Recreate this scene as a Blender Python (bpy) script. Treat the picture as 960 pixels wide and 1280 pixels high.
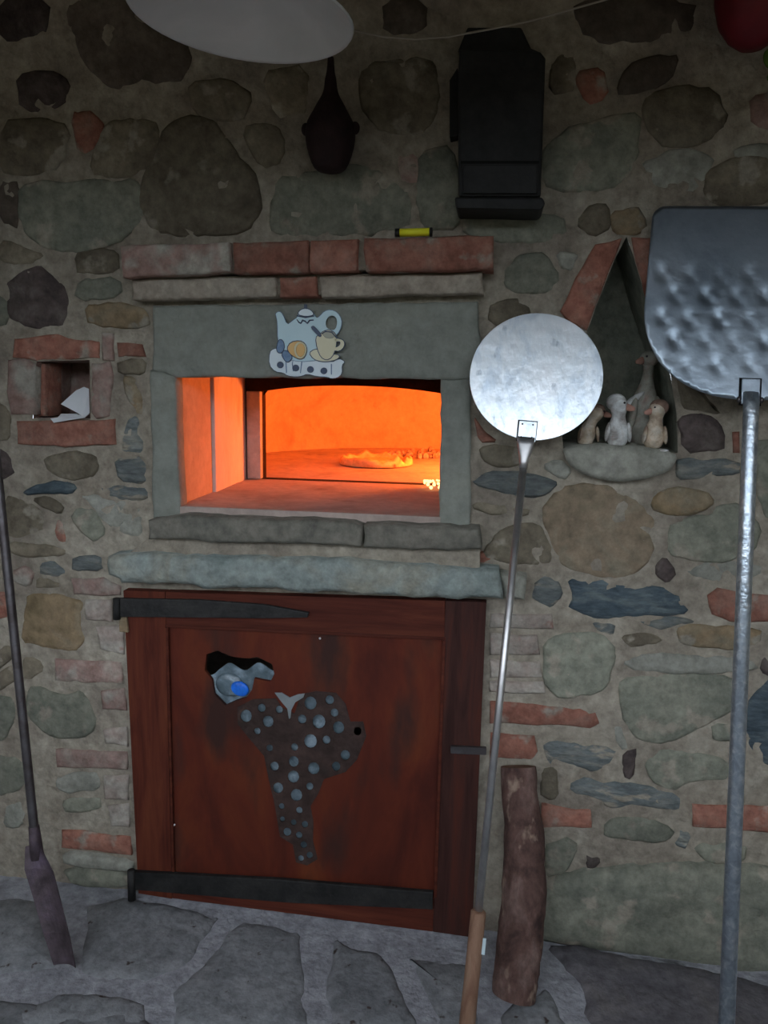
import bpy, bmesh, math, random
from mathutils import Vector, Matrix, noise
from mathutils.geometry import delaunay_2d_cdt
random.seed(7)
S = bpy.context.scene
COL = S.collection
for o in list(bpy.data.objects): bpy.data.objects.remove(o)

# ------------------------------------------------------------------ camera
F = 960.0; CAMP = Vector((0, -1.9, 1.49))
PITCH, YAW, ROLL = math.radians(10), math.radians(8), math.radians(1.0)
cam = bpy.data.cameras.new('camera'); co = bpy.data.objects.new('camera', cam); COL.objects.link(co)
cam.sensor_fit = 'VERTICAL'; cam.sensor_height = 24; cam.lens = 24 * F / 1280; cam.clip_start = .02
RM = Matrix.Rotation(YAW, 3, 'Z') @ Matrix.Rotation(math.pi/2 - PITCH, 3, 'X') @ Matrix.Rotation(ROLL, 3, 'Z')
co.matrix_world = Matrix.Translation(CAMP) @ RM.to_4x4()
S.camera = co
# ------------------------------------------------------------------ sky, light, exposure
S.view_settings.view_transform = 'Standard'; S.view_settings.look = 'None'
S.view_settings.gamma = 1; S.view_settings.use_curve_mapping = False
S.view_settings.exposure = 0.2
w = bpy.data.worlds.new('dusk_sky'); S.world = w; w.use_nodes = True
bg = w.node_tree.nodes['Background']; bg.inputs[0].default_value = (.80, .89, 1.0, 1); bg.inputs[1].default_value = 3.9
def lamp(name, kind, loc, energy, color, size=.1, rot=None):
    l = bpy.data.lights.new(name, kind); l.energy = energy; l.color = color
    if kind == 'POINT': l.shadow_soft_size = size
    if kind == 'AREA': l.size = size
    o = bpy.data.objects.new(name, l); o.location = loc; COL.objects.link(o)
    if rot: o.rotation_euler = rot
    return o
RE = -2.35          # porch roof edge
OFZ = 1.147       # oven floor height
CHX, CHY, CHR = -.33, 1.12, .74   # oven chamber centre and radius
lamp('fire_light', 'POINT', (CHX + .47, .98, OFZ + .16), 48, (1, .19, .03), .07)

# ------------------------------------------------------------------ pixel helpers (photo 960x1280 -> point on a real plane)
def ray(px, py): return (RM @ Vector(((px - 480) / F, (640 - py) / F, -1))).normalized()
def W(px, py, y=0.0):
    d = ray(px, py); t = (y - CAMP.y) / d.y; return CAMP + d * t
def G(px, py, z=0.0):
    d = ray(px, py); t = (z - CAMP.z) / d.z; return CAMP + d * t
def P(s): return [tuple(float(v) for v in q.split(',')) for q in s.split()]

# ------------------------------------------------------------------ materials
def mat(name, cols, rough=.85, scale=6., detail=6, bump=.35, bscale=40., metal=0., rnd=.25, spec=.3, stretch=None, emit=None, estr=0, patch=None, distort=.6, fine=(34, .3)):
    """noise mix of colours + per-object variation + bump"""
    m = bpy.data.materials.new(name); m.use_nodes = True; nt = m.node_tree; N = nt.nodes; L = nt.links
    b = N['Principled BSDF']; b.inputs['Roughness'].default_value = rough; b.inputs['Metallic'].default_value = metal
    b.inputs['Specular IOR Level'].default_value = spec
    fine = None if (metal > .5 or name.startswith('glazed') or bump < .12 or 'wood' in name or 'door' in name) else fine
    tc = N.new('ShaderNodeTexCoord'); oi = N.new('ShaderNodeObjectInfo')
    mul = N.new('ShaderNodeMath'); mul.operation = 'MULTIPLY'; mul.inputs[1].default_value = 37.; L.new(oi.outputs['Random'], mul.inputs[0])
    add = N.new('ShaderNodeVectorMath'); add.operation = 'ADD'; L.new(tc.outputs['Object'], add.inputs[0]); L.new(mul.outputs[0], add.inputs[1])
    src = add.outputs[0]
    if stretch:
        mp = N.new('ShaderNodeMapping'); mp.inputs['Scale'].default_value = stretch; L.new(src, mp.inputs[0]); src = mp.outputs[0]
    n1 = N.new('ShaderNodeTexNoise'); n1.inputs['Scale'].default_value = scale; n1.inputs['Detail'].default_value = detail
    n1.inputs['Roughness'].default_value = .6; n1.inputs['Distortion'].default_value = distort; L.new(src, n1.inputs['Vector'])
    r = N.new('ShaderNodeValToRGB'); L.new(n1.outputs[0], r.inputs[0])
    k = len(cols)
    for i, c in enumerate(cols):
        p = .32 + .36 * (i / max(1, k - 1))
        if i < 2: e = r.color_ramp.elements[i]; e.position = p
        else: e = r.color_ramp.elements.new(p)
        e.color = (*c, 1)
    if k == 1: r.color_ramp.elements[1].color = (*cols[0], 1)
    col = r.outputs[0]
    if patch:   # (colour, low, high, scale): worn patches with their own shape
        n3 = N.new('ShaderNodeTexNoise'); n3.inputs['Scale'].default_value = patch[3]; n3.inputs['Detail'].default_value = 5; L.new(src, n3.inputs['Vector'])
        mr = N.new('ShaderNodeMapRange'); mr.inputs[1].default_value = patch[1]; mr.inputs[2].default_value = patch[2]; L.new(n3.outputs[0], mr.inputs[0])
        mx = N.new('ShaderNodeMix'); mx.data_type = 'RGBA'; L.new(mr.outputs[0], mx.inputs[0]); L.new(col, mx.inputs[6]); mx.inputs[7].default_value = (*patch[0], 1); col = mx.outputs[2]
    if fine:
        n4 = N.new('ShaderNodeTexNoise'); n4.inputs['Scale'].default_value = fine[0]; n4.inputs['Detail'].default_value = 6; n4.inputs['Roughness'].default_value = .7; L.new(src, n4.inputs['Vector'])
        m4 = N.new('ShaderNodeMapRange'); m4.inputs[1].default_value = .32; m4.inputs[2].default_value = .68; m4.inputs[3].default_value = 1 - fine[1]; m4.inputs[4].default_value = 1 + fine[1]; L.new(n4.outputs[0], m4.inputs[0])
        h4 = N.new('ShaderNodeHueSaturation'); L.new(m4.outputs[0], h4.inputs['Value']); L.new(col, h4.inputs['Color']); col = h4.outputs[0]
    if rnd:
        hv = N.new('ShaderNodeHueSaturation'); mr = N.new('ShaderNodeMapRange'); mr.inputs[3].default_value = 1 - rnd; mr.inputs[4].default_value = 1 + rnd
        L.new(oi.outputs['Random'], mr.inputs[0]); L.new(mr.outputs[0], hv.inputs['Value']); L.new(col, hv.inputs['Color']); col = hv.outputs[0]
    L.new(col, b.inputs['Base Color'])
    if bump:
        n2 = N.new('ShaderNodeTexNoise'); n2.inputs['Scale'].default_value = bscale; n2.inputs['Detail'].default_value = 8; L.new(src, n2.inputs['Vector'])
        bp = N.new('ShaderNodeBump'); bp.inputs['Strength'].default_value = bump; bp.inputs['Distance'].default_value = .01
        L.new(n2.outputs[0], bp.inputs['Height']); L.new(bp.outputs[0], b.inputs['Normal'])
    if emit: b.inputs['Emission Color'].default_value = (*emit, 1); b.inputs['Emission Strength'].default_value = estr
    return m
M = {}
M['mortar'] = mat('lime_mortar', [(.25, .212, .165), (.32, .28, .222), (.375, .335, .27)], .95, 7, bump=.8, bscale=40, rnd=0, patch=((.235, .20, .16), .50, .66, 5))
M['g'] = mat('grey_green_sandstone', [(.165, .17, .135), (.21, .212, .165), (.255, .25, .195)], .9, 9, bump=.8, bscale=35, rnd=.15, patch=((.30, .268, .212), .58, .64, 13))
M['b'] = mat('brown_fieldstone', [(.13, .108, .078), (.19, .16, .115), (.235, .205, .15)], .9, 8, bump=.8, bscale=35, patch=((.30, .268, .212), .58, .64, 13))
M['o'] = mat('ochre_stone', [(.18, .135, .075), (.255, .185, .11), (.235, .20, .14)], .9, 7, bump=.7, bscale=35, rnd=.1, patch=((.30, .268, .212), .58, .64, 13))
M['O'] = mat('brown_ochre_slab_stone', [(.20, .165, .11), (.27, .205, .14), (.265, .235, .17)], .9, 6, bump=.45, bscale=35, rnd=.05)
M['s'] = mat('blue_grey_slate', [(.11, .125, .125), (.155, .17, .165), (.22, .22, .19)], .85, 10, bump=.8, bscale=30, stretch=(1, 1, 3), rnd=.15, patch=((.30, .268, .212), .58, .64, 13))
M['S'] = mat('dark_blue_slate', [(.045, .065, .08), (.075, .10, .115), (.13, .155, .155)], .75, 12, bump=.7, bscale=30, stretch=(1, 1, 3), rnd=.1)
M['d'] = mat('dark_purple_stone', [(.045, .035, .033), (.085, .065, .06), (.13, .11, .095)], .9, 14, bump=.7, bscale=50)
M['k'] = mat('sooty_dark_stone', [(.085, .068, .055), (.12, .095, .075), (.15, .125, .10)], .95, 8, bump=.5, bscale=40)
M['r'] = mat('red_brick', [(.25, .10, .07), (.31, .14, .10), (.30, .175, .135)], .92, 14, bump=.5, bscale=70, rnd=.18, patch=((.32, .27, .22), .58, .68, 16))
M['p'] = mat('pink_worn_brick', [(.27, .165, .135), (.30, .20, .17), (.33, .27, .225)], .92, 12, bump=.5, bscale=60, rnd=.12, patch=((.36, .33, .28), .52, .64, 11))
M['w'] = mat('limewashed_brick', [(.30, .235, .20), (.36, .31, .265), (.40, .37, .32)], .92, 14, bump=.6, bscale=50, rnd=.12, patch=((.30, .14, .11), .60, .70, 18))
M['l'] = mat('pale_dressed_stone', [(.23, .23, .195), (.29, .285, .24), (.33, .325, .28)], .9, 7, bump=.4, bscale=60, rnd=.12)
M['L'] = mat('blue_grey_dressed_slab', [(.20, .24, .225), (.265, .30, .28), (.30, .29, .235)], .9, 5, bump=.5, bscale=70, rnd=.05)
M['lint'] = mat('grey_green_lintel_stone', [(.22, .23, .20), (.265, .275, .24), (.295, .30, .255)], .9, 5, bump=.4, bscale=70, rnd=.03, fine=(30, .15))
M['sill'] = mat('sooted_sill_stone', [(.13, .125, .105), (.18, .17, .14), (.22, .20, .165)], .9, 7, bump=.5, bscale=60, rnd=.05)
M['c'] = mat('cream_dressed_brick', [(.30, .25, .20), (.36, .31, .25), (.38, .34, .28)], .92, 9, bump=.4, bscale=60, rnd=.06)
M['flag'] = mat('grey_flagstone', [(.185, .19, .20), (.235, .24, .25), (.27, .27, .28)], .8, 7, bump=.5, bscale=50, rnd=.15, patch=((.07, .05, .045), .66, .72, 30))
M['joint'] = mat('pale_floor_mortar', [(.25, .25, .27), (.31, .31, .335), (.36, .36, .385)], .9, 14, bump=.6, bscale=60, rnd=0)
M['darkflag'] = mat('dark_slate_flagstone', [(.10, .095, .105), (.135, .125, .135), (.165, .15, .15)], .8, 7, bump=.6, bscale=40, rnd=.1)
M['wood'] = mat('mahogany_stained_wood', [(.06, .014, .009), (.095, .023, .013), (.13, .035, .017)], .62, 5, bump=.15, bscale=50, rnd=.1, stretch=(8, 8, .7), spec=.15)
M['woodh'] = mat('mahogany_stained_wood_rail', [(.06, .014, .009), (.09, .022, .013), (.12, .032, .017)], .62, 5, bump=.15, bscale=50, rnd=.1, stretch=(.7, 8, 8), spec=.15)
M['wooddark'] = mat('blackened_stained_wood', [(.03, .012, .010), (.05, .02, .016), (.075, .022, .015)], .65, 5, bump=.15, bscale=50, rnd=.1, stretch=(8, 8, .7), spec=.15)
M['woodpanel'] = mat('mahogany_door_panel', [(.065, .015, .010), (.105, .022, .012), (.15, .037, .015)], .62, 3, bump=.12, bscale=50, rnd=0, stretch=(2.4, 2.4, .8), spec=.15, patch=((.045, .02, .016), .52, .66, 3))
M['cutout_shade'] = mat('cutout_shade_tone', [(.035, .024, .021), (.065, .040, .034)], .8, 14, bump=.5, bscale=60, rnd=0, spec=.15)  # shade around the cut-out grapes, put into a dark tone
M['iron'] = mat('black_iron', [(.018, .018, .018), (.04, .038, .036)], .6, 12, bump=.3, bscale=80, metal=.3, rnd=.1, spec=.3)
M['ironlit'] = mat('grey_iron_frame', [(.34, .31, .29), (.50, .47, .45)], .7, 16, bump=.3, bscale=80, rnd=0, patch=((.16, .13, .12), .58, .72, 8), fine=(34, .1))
M['soot'] = mat('sooty_iron_arch', [(.018, .012, .010), (.04, .022, .016)], .9, 10, bump=.3, rnd=0, spec=.1)
M['plaster'] = mat('oven_fire_clay', [(.42, .30, .21), (.55, .40, .28), (.62, .46, .33)], .95, 5, bump=.4, bscale=25, rnd=.05, patch=((.30, .19, .13), .66, .80, 14), fine=(34, .1))
M['panel'] = mat('oven_side_plate', [(.62, .54, .50), (.72, .64, .60)], .8, 4, bump=.15, bscale=30, rnd=.05, stretch=(1, 1, .4), patch=((.25, .16, .13), .62, .78, 5), fine=(34, .1))
M['hearth'] = mat('oven_floor_tile', [(.38, .30, .26), (.48, .38, .33), (.54, .43, .37)], .9, 6, bump=.3, bscale=40, rnd=.05, patch=((.30, .22, .19), .60, .75, 9), fine=(34, .12))
M['zinc'] = mat('galvanised_pipe', [(.45, .52, .60), (.60, .68, .76), (.90, .95, 1.0)], .36, 60, bump=.2, bscale=120, metal=.92, rnd=0, spec=.5)
M['rod'] = mat('steel_rod', [(.55, .54, .54), (.72, .70, .69)], .42, 30, bump=.05, metal=.95, rnd=0, spec=.5)
M['darkrod'] = mat('weathered_steel_pole', [(.10, .085, .085), (.17, .16, .17)], .45, 20, bump=.25, metal=.8, rnd=0)
M['alu'] = mat('scuffed_aluminium', [(.66, .75, .84), (.88, .94, .98), (.94, .97, 1.0)], .31, 13, bump=.10, bscale=40, metal=.8, rnd=0, spec=.5, stretch=(1.6, 1, .8), distort=.5, patch=((.30, .36, .42), .64, .74, 18))
M['bigalu'] = mat('dull_dented_aluminium', [(.24, .29, .34), (.34, .40, .46), (.40, .46, .52)], .36, 6, bump=.08, bscale=60, metal=.85, rnd=0, spec=.4)
M['handle'] = mat('old_wooden_handle', [(.17, .085, .055), (.25, .14, .09), (.29, .18, .12)], .75, 6, bump=.25, bscale=50, rnd=0, stretch=(6, 6, 1))
M['bark'] = mat('reddish_bark', [(.05, .028, .024), (.12, .066, .054), (.20, .13, .11)], .9, 11, bump=1.0, bscale=30, rnd=0, stretch=(1.5, 1.5, .8), patch=((.34, .24, .18), .60, .70, 14))
M['logend'] = mat('cut_log_end', [(.16, .09, .06), (.24, .15, .10)], .9, 20, bump=.4, rnd=0)
M['enamel'] = mat('white_enamel', [(.60, .62, .62), (.72, .73, .73)], .45, 6, bump=.05, rnd=0, spec=.4)
M['black'] = mat('black_tin', [(.012, .012, .012), (.022, .022, .022)], .6, 8, bump=.15, rnd=0, spec=.3)
M['seam'] = mat('black_seam', [(.006, .006, .006)], .9, 8, bump=0, rnd=0)
M['vessel'] = mat('dark_brown_vessel', [(.016, .008, .009), (.03, .015, .015)], .8, 14, bump=.5, rnd=0)
M['redpot'] = mat('deep_red_glaze', [(.10, .008, .012), (.20, .014, .022)], .5, 8, bump=.1, rnd=0)
M['leaf'] = mat('green_leaf', [(.05, .10, .015), (.10, .18, .03)], .6, 20, bump=.1, rnd=.1)
M['added_hedge'] = mat('added_dark_hedge', [(.03, .035, .02), (.06, .06, .035)], .9, 8, rnd=0)  # for an unseen row of greenery added to block low sky light
M['gravel'] = mat('yard_gravel', [(.15, .11, .075), (.24, .18, .125)], .95, 8, rnd=0)
M['yellow'] = mat('yellow_plastic', [(.92, .88, .03), (.95, .92, .05)], .4, 8, bump=0, rnd=0)
M['blackpl'] = mat('black_plastic', [(.02, .02, .02)], .4, 8, bump=0, rnd=0)
M['paper'] = mat('white_paper', [(.72, .74, .76), (.82, .84, .86)], .8, 8, bump=.05, rnd=0)
M['bag'] = mat('pale_plastic_bag', [(.07, .10, .115), (.135, .18, .21), (.34, .42, .48)], .3, 16, bump=.6, bscale=22, rnd=0, spec=.5)
M['stem'] = mat('pale_grey_stem_slot', [(.17, .19, .20), (.24, .26, .27)], .6, 16, bump=.1, rnd=0)
M['blue'] = mat('blue_plastic_print', [(.015, .13, .75), (.03, .24, .90)], .35, 14, bump=.2, rnd=0)
M['cord'] = mat('frayed_cord', [(.35, .31, .26)], .9, 8, bump=0, rnd=0)
M['pot_blue'] = mat('glazed_pale_blue', [(.55, .74, .80), (.62, .80, .86)], .35, 10, bump=.03, rnd=0, spec=.5)
M['pot_white'] = mat('glazed_white', [(.74, .84, .90), (.82, .90, .94)], .35, 10, bump=.03, rnd=0, spec=.5)
M['pot_yellow'] = mat('glazed_cream_yellow', [(.74, .68, .46), (.80, .76, .56)], .35, 10, bump=.03, rnd=0, spec=.5)
M['pot_shade'] = mat('glazed_cream_grey', [(.42, .42, .34), (.50, .49, .40)], .35, 10, bump=.03, rnd=0)
M['pot_navy'] = mat('glazed_navy', [(.03, .05, .10), (.05, .08, .15)], .35, 10, bump=.03, rnd=0, spec=.5)
M['pot_mid'] = mat('glazed_mid_blue', [(.09, .17, .33), (.20, .32, .48)], .35, 60, bump=.03, rnd=0, spec=.5)
M['orange'] = mat('glazed_orange', [(.75, .42, .12), (.82, .52, .2)], .4, 10, bump=.03, rnd=0, spec=.5)
M['pith'] = mat('glazed_lemon_rim', [(.72, .64, .38), (.76, .70, .48)], .4, 10, bump=.03, rnd=0, spec=.5)
M['duckw'] = mat('chalky_white_glaze', [(.30, .26, .24), (.62, .62, .60), (.80, .82, .82)], .6, 30, bump=.3, bscale=60, rnd=.08)
M['ducky'] = mat('faded_yellow_glaze', [(.26, .17, .13), (.52, .42, .31), (.66, .60, .52)], .6, 30, bump=.2, bscale=60, rnd=.05)
M['duckg'] = mat('dusty_grey_glaze', [(.22, .21, .17), (.33, .32, .27), (.25, .17, .14)], .6, 18, bump=.2, bscale=60, rnd=.05)
M['bonnet'] = mat('faded_brown_bonnet', [(.16, .10, .075), (.26, .17, .13)], .8, 30, bump=.4, rnd=0)
M['bill'] = mat('faded_pink_bill', [(.40, .20, .15), (.50, .28, .22)], .6, 22, bump=.05, rnd=0)
M['crust'] = mat('baked_crust', [(.62, .36, .16), (.78, .52, .26)], .8, 16, bump=.5, bscale=30, rnd=0, patch=((.18, .07, .03), .60, .68, 14))
M['cheese'] = mat('melted_cheese_and_tomato', [(.62, .10, .04), (.80, .48, .22), (.86, .62, .34)], .6, 22, bump=.5, bscale=30, rnd=0)
M['ember'] = mat('glowing_embers', [(.5, .2, .05), (.8, .5, .2)], .9, 16, bump=.3, rnd=0, emit=(1, .55, .2), estr=2.6)
M['ash'] = mat('grey_ash', [(.3, .2, .15), (.45, .35, .3)], .9, 16, bump=.3, rnd=0)
M['char'] = mat('charred_wood', [(.04, .025, .02), (.10, .05, .03)], .9, 16, bump=.8, rnd=0)
M['roofwood'] = mat('old_roof_boards', [(.06, .045, .035), (.10, .075, .055)], .9, 5, bump=.4, rnd=.15, stretch=(6, .6, 6))
M['shovel'] = mat('rusty_shovel_steel', [(.06, .045, .05), (.10, .075, .085), (.12, .09, .12)], .6, 12, bump=.5, metal=.4, rnd=0)
M['tag'] = mat('pale_plastic_tag', [(.55, .66, .70)], .5, 8, bump=0, rnd=0)
M['niche'] = mat('niche_back_mortar', [(.14, .15, .12), (.21, .22, .175), (.26, .255, .20)], .95, 7, bump=.6, bscale=40, rnd=0)
M['glass'] = mat('frosted_bulb_glass', [(.75, .75, .72)], .25, 5, bump=0, rnd=0)

# ------------------------------------------------------------------ object helpers
WP = {}
def thing(name, label, cat, loc, group=None):
    o = bpy.data.objects.new(name, None); COL.objects.link(o); o.location = loc; o.empty_display_size = .05
    o['label'] = label; o['category'] = cat
    if group: o['group'] = group
    WP[o] = Vector(loc); return o
def mk(name, V, Fc, m, parent=None, smooth=False, bevel=0, sub=0, seg=2, props=None, label=None):
    props = dict(props or {})
    if label: props['label'] = label
    V = [Vector(v) for v in V]
    mn = Vector([min(v[i] for v in V) for i in range(3)]); mx = Vector([max(v[i] for v in V) for i in range(3)])
    c = (mn + mx) / 2
    if parent is None and not (props or {}).get('kind'): c.z = mn.z
    me = bpy.data.meshes.new(name); me.from_pydata([v - c for v in V], [], Fc); me.validate(); me.update()
    me.materials.append(M[m] if isinstance(m, str) else m)
    if smooth:
        for p in me.polygons: p.use_smooth = True
    bm = bmesh.new(); bm.from_mesh(me); bmesh.ops.recalc_face_normals(bm, faces=bm.faces); bm.to_mesh(me); bm.free()
    o = bpy.data.objects.new(name, me); COL.objects.link(o)
    WP[o] = c
    if parent is not None: o.parent = parent; o.location = c - WP[parent]
    else: o.location = c
    if bevel:
        b = o.modifiers.new('bevel', 'BEVEL'); b.width = bevel; b.segments = seg; b.limit_method = 'ANGLE'; b.angle_limit = math.radians(40)
    if sub:
        b = o.modifiers.new('sub', 'SUBSURF'); b.levels = sub; b.render_levels = sub
    for k, v in (props or {}).items(): o[k] = v
    return o
def box(name, a, b, m, parent=None, bevel=.003, **k):
    x0, y0, z0 = a; x1, y1, z1 = b
    V = [(x, y, z) for x in (x0, x1) for y in (y0, y1) for z in (z0, z1)]
    Fc = [(0, 1, 3, 2), (4, 6, 7, 5), (0, 4, 5, 1), (2, 3, 7, 6), (0, 2, 6, 4), (1, 5, 7, 3)]
    return mk(name, V, Fc, m, parent, bevel=bevel, **k)
def inside(p, poly):
    x, y = p; r = False; n = len(poly)
    for i in range(n):
        x1, y1 = poly[i]; x2, y2 = poly[(i + 1) % n]
        if (y1 > y) != (y2 > y) and x < (x2 - x1) * (y - y1) / (y2 - y1) + x1: r = not r
    return r
def tri2d(outer, holes=(), extra=()):
    pts = []; edges = []
    for lp in [outer] + list(holes):
        s = len(pts); n = len(lp); pts += [Vector(p) for p in lp]; edges += [(s + i, s + (i + 1) % n) for i in range(n)]
    pts += [Vector(p) for p in extra]
    v, e, f, ov, oe, of = delaunay_2d_cdt(pts, edges, [], 0, 1e-6)
    fs = []
    for t in f:
        c = sum((v[i] for i in t), Vector((0, 0))) / len(t)
        if inside(c, outer) and not any(inside(c, h) for h in holes): fs.append(tuple(t))
    return v, fs
def plate_geo(outer, y1, y0, holes=(), extra=()):
    """outer / holes are (x,z) loops; y1 front, y0 back"""
    v, fs = tri2d(outer, holes, extra); n = len(v)
    V = [(p.x, y1, p.y) for p in v] + [(p.x, y0, p.y) for p in v]
    Fc = list(fs) + [tuple(i + n for i in reversed(t)) for t in fs]
    cnt = {}
    for t in fs:
        for a, b in zip(t, t[1:] + t[:1]): cnt[(a, b)] = 1
    for (a, b) in cnt:
        if (b, a) not in cnt: Fc.append((b, a, a + n, b + n))
    return V, Fc
def chaikin(pts, it=1, q=.25):
    for _ in range(it):
        out = []; n = len(pts)
        for i in range(n):
            a = Vector(pts[i]); b = Vector(pts[(i + 1) % n]); out += [tuple(a.lerp(b, q)), tuple(a.lerp(b, 1 - q))]
        pts = out
    return pts
def XZ(px, y): return [(W(a, b, y).x, W(a, b, y).z) for a, b in px]
def plate(name, px, y1, y0, m, parent=None, holes=(), smooth_it=0, bevel=.002, **k):
    pp = chaikin(px, smooth_it) if smooth_it else px
    hh = [XZ(h, y1) for h in holes]
    V, Fc = plate_geo(XZ(pp, y1), y1, y0, hh)
    return mk(name, V, Fc, m, parent, bevel=bevel, **k)
def circ(cx, cy, rx, ry=None, n=14, a0=0): ry = ry or rx; return [(cx + rx * math.cos(a0 + 2 * math.pi * i / n), cy + ry * math.sin(a0 + 2 * math.pi * i / n)) for i in range(n)]
def resample(pts, step):
    out = []; n = len(pts)
    for i in range(n):
        a = Vector(pts[i]); b = Vector(pts[(i + 1) % n]); k = max(1, round((b - a).length / step))
        out += [tuple(a.lerp(b, j / k)) for j in range(k)]
    return out
def grow(px, g):
    n = len(px); A = sum(px[i][0] * px[(i + 1) % n][1] - px[(i + 1) % n][0] * px[i][1] for i in range(n)); sg = 1 if A > 0 else -1
    out = []
    for i in range(n):
        a, b, c = Vector(px[i - 1]), Vector(px[i]), Vector(px[(i + 1) % n]); t = (b - a).normalized() + (c - b).normalized()
        if t.length < .2: out.append(px[i]); continue
        t.normalize(); out.append((b.x + t.y * sg * g, b.y - t.x * sg * g))
    return out
def rock_geo(xz, yf, yb, bev=.008, jit=.002, rough=.003, seed=0, dome=.5):
    """rough-faced block: outline xz, front at yf (towards -y), back at yb"""
    n = len(xz); c = Vector((sum(p[0] for p in xz) / n, sum(p[1] for p in xz) / n))
    o = Vector((seed * 3.7, seed * 1.3, seed * 5.1))
    base = []
    for p in xz:
        v = Vector(p); nn = noise.noise_vector(Vector((p[0] * 34, p[1] * 34, 0)) + o) + 1.3 * noise.noise_vector(Vector((p[0] * 13, p[1] * 13, 5)) + o); base.append(v + Vector((nn.x, nn.y)) * jit)
    def ring(f_abs, f_rel, y, rr):
        R = []
        for v in base:
            d = c - v; l = d.length; t = min(.9, f_abs / max(l, 1e-4) + f_rel); q = v + d * t
            R.append((q.x, y + rr * noise.noise(Vector((q.x * 22, q.y * 22, 0)) + o), q.y))
        return R
    h = yb - yf
    per = sum((base[i] - base[i - 1]).length for i in range(n)); area = abs(sum(base[i - 1].x * base[i].y - base[i].x * base[i - 1].y for i in range(n))) / 2
    ins = min(bev, .55 * area / per)
    q0 = [tuple(v) for v in base]; q1 = grow(q0, -ins)
    ny = lambda p: rough * noise.noise(Vector((p[0] * 20, p[1] * 20, 0)) + o) + rough * .5 * noise.noise(Vector((p[0] * 55, p[1] * 55, 0)) + o)
    V = [(p[0], yb, p[1]) for p in q0] + [(p[0], yf + min(bev, h * .6), p[1]) for p in q0] + [(p[0], yf + ins * .25 + ny(p) * .6, p[1]) for p in q1]
    Fc = [(r * n + i, r * n + (i + 1) % n, (r + 1) * n + (i + 1) % n, (r + 1) * n + i) for r in range(2) for i in range(n)]
    q2 = grow(q1, -ins * .8); xs_ = [p[0] for p in q2]; zs_ = [p[1] for p in q2]; ex = []; g = .02 if area < .08 else .03
    for i in range(int((max(xs_) - min(xs_)) / g) + 1):
        for j in range(int((max(zs_) - min(zs_)) / g) + 1):
            p = (min(xs_) + (i + .5 + .3 * math.sin(i * 7 + j * 3)) * g, min(zs_) + (j + .5 + .3 * math.sin(i * 5 + j * 11)) * g)
            if inside(p, q2): ex.append(p)
    try: v, fs = tri2d(q1, (), ex)
    except Exception: v, fs = [], []
    if len(v) == n + len(ex) and fs:
        V += [(p.x, yf + ny(p) - dome * .004, p.y) for p in v[n:]]
        Fc += [tuple(i + 2 * n for i in t) for t in fs]
    else:
        V.append((c.x, yf, c.y)); Fc += [(2 * n + i, 2 * n + (i + 1) % n, 3 * n) for i in range(n)]
    return V, Fc
SC = [0]
def rock(name, px, m, parent, yf=-.006, yb=.03, rnd=1, step=.028, **k):
    SC[0] += 1
    if rnd:
        px = grow(px, k.pop('grow', 2.5)); xz = resample(chaikin(XZ(px, yf), 1, .2), .022)
    else: xz = resample(XZ(px, yf), step)
    kk = {a: k.pop(a) for a in ('bev', 'jit', 'rough', 'dome') if a in k}
    V, Fc = rock_geo(xz, yf, yb, seed=SC[0], **kk)
    return mk(name, V, Fc, m, parent, smooth=True, **k)
def frame_dirs(d):
    d = d.normalized(); u = d.cross(Vector((0, 0, 1)))
    if u.length < 1e-3: u = Vector((1, 0, 0))
    u.normalize(); return u, d.cross(u).normalized()
def sweep_geo(path, rad, n=12, sq=1.0, caps=True, up=None):
    V = []; Fc = []; path = [Vector(p) for p in path]; k = len(path)
    u0 = None
    for i, p in enumerate(path):
        d = path[min(i + 1, k - 1)] - path[max(i - 1, 0)]
        u, v = frame_dirs(d)
        if up: u = (up - d.normalized() * up.dot(d.normalized())).normalized(); v = d.normalized().cross(u)
        elif u0 is not None:
            u = (u0 - d.normalized() * u0.dot(d.normalized())).normalized(); v = d.normalized().cross(u)
        u0 = u
        r = rad[i] if isinstance(rad, (list, tuple)) else rad
        ru, rv = (r if isinstance(r, (tuple, list)) else (r, r * sq))
        V += [p + u * ru * math.cos(2 * math.pi * j / n) + v * rv * math.sin(2 * math.pi * j / n) for j in range(n)]
    for i in range(k - 1):
        for j in range(n): a = i * n + j; b = i * n + (j + 1) % n; Fc.append((a, b, b + n, a + n))
    if caps: Fc.append(tuple(range(n))[::-1]); Fc.append(tuple(range((k - 1) * n, k * n)))
    return V, Fc
def sweep(name, path, rad, m, parent=None, n=12, sq=1.0, bevel=0, up=None, **k):
    V, Fc = sweep_geo(path, rad, n, sq, up=up); return mk(name, V, Fc, m, parent, smooth=True, bevel=bevel, **k)
def join_geo(lst):
    V = []; Fc = []
    for v, f in lst:
        s = len(V); V += list(v); Fc += [tuple(i + s for i in t) for t in f]
    return V, Fc
def ball_geo(c, r, n=10, m=7, rot=None):
    c = Vector(c); r = r if isinstance(r, (tuple, list)) else (r, r, r); V = []; Fc = []
    for i in range(1, m):
        th = math.pi * i / m
        for j in range(n):
            ph = 2 * math.pi * j / n; q = Vector((r[0] * math.sin(th) * math.cos(ph), r[1] * math.sin(th) * math.sin(ph), r[2] * math.cos(th)))
            V.append(c + (rot @ q if rot else q))
    a = Vector((0, 0, r[2])); V.append(c + (rot @ a if rot else a)); V.append(c - (rot @ a if rot else a)); t = len(V) - 2
    for i in range(m - 2):
        for j in range(n): p = i * n + j; q = i * n + (j + 1) % n; Fc.append((p, p + n, q + n, q))
    for j in range(n): Fc.append((t, j, (j + 1) % n)); Fc.append((t + 1, (m - 2) * n + (j + 1) % n, (m - 2) * n + j))
    return V, Fc
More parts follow.
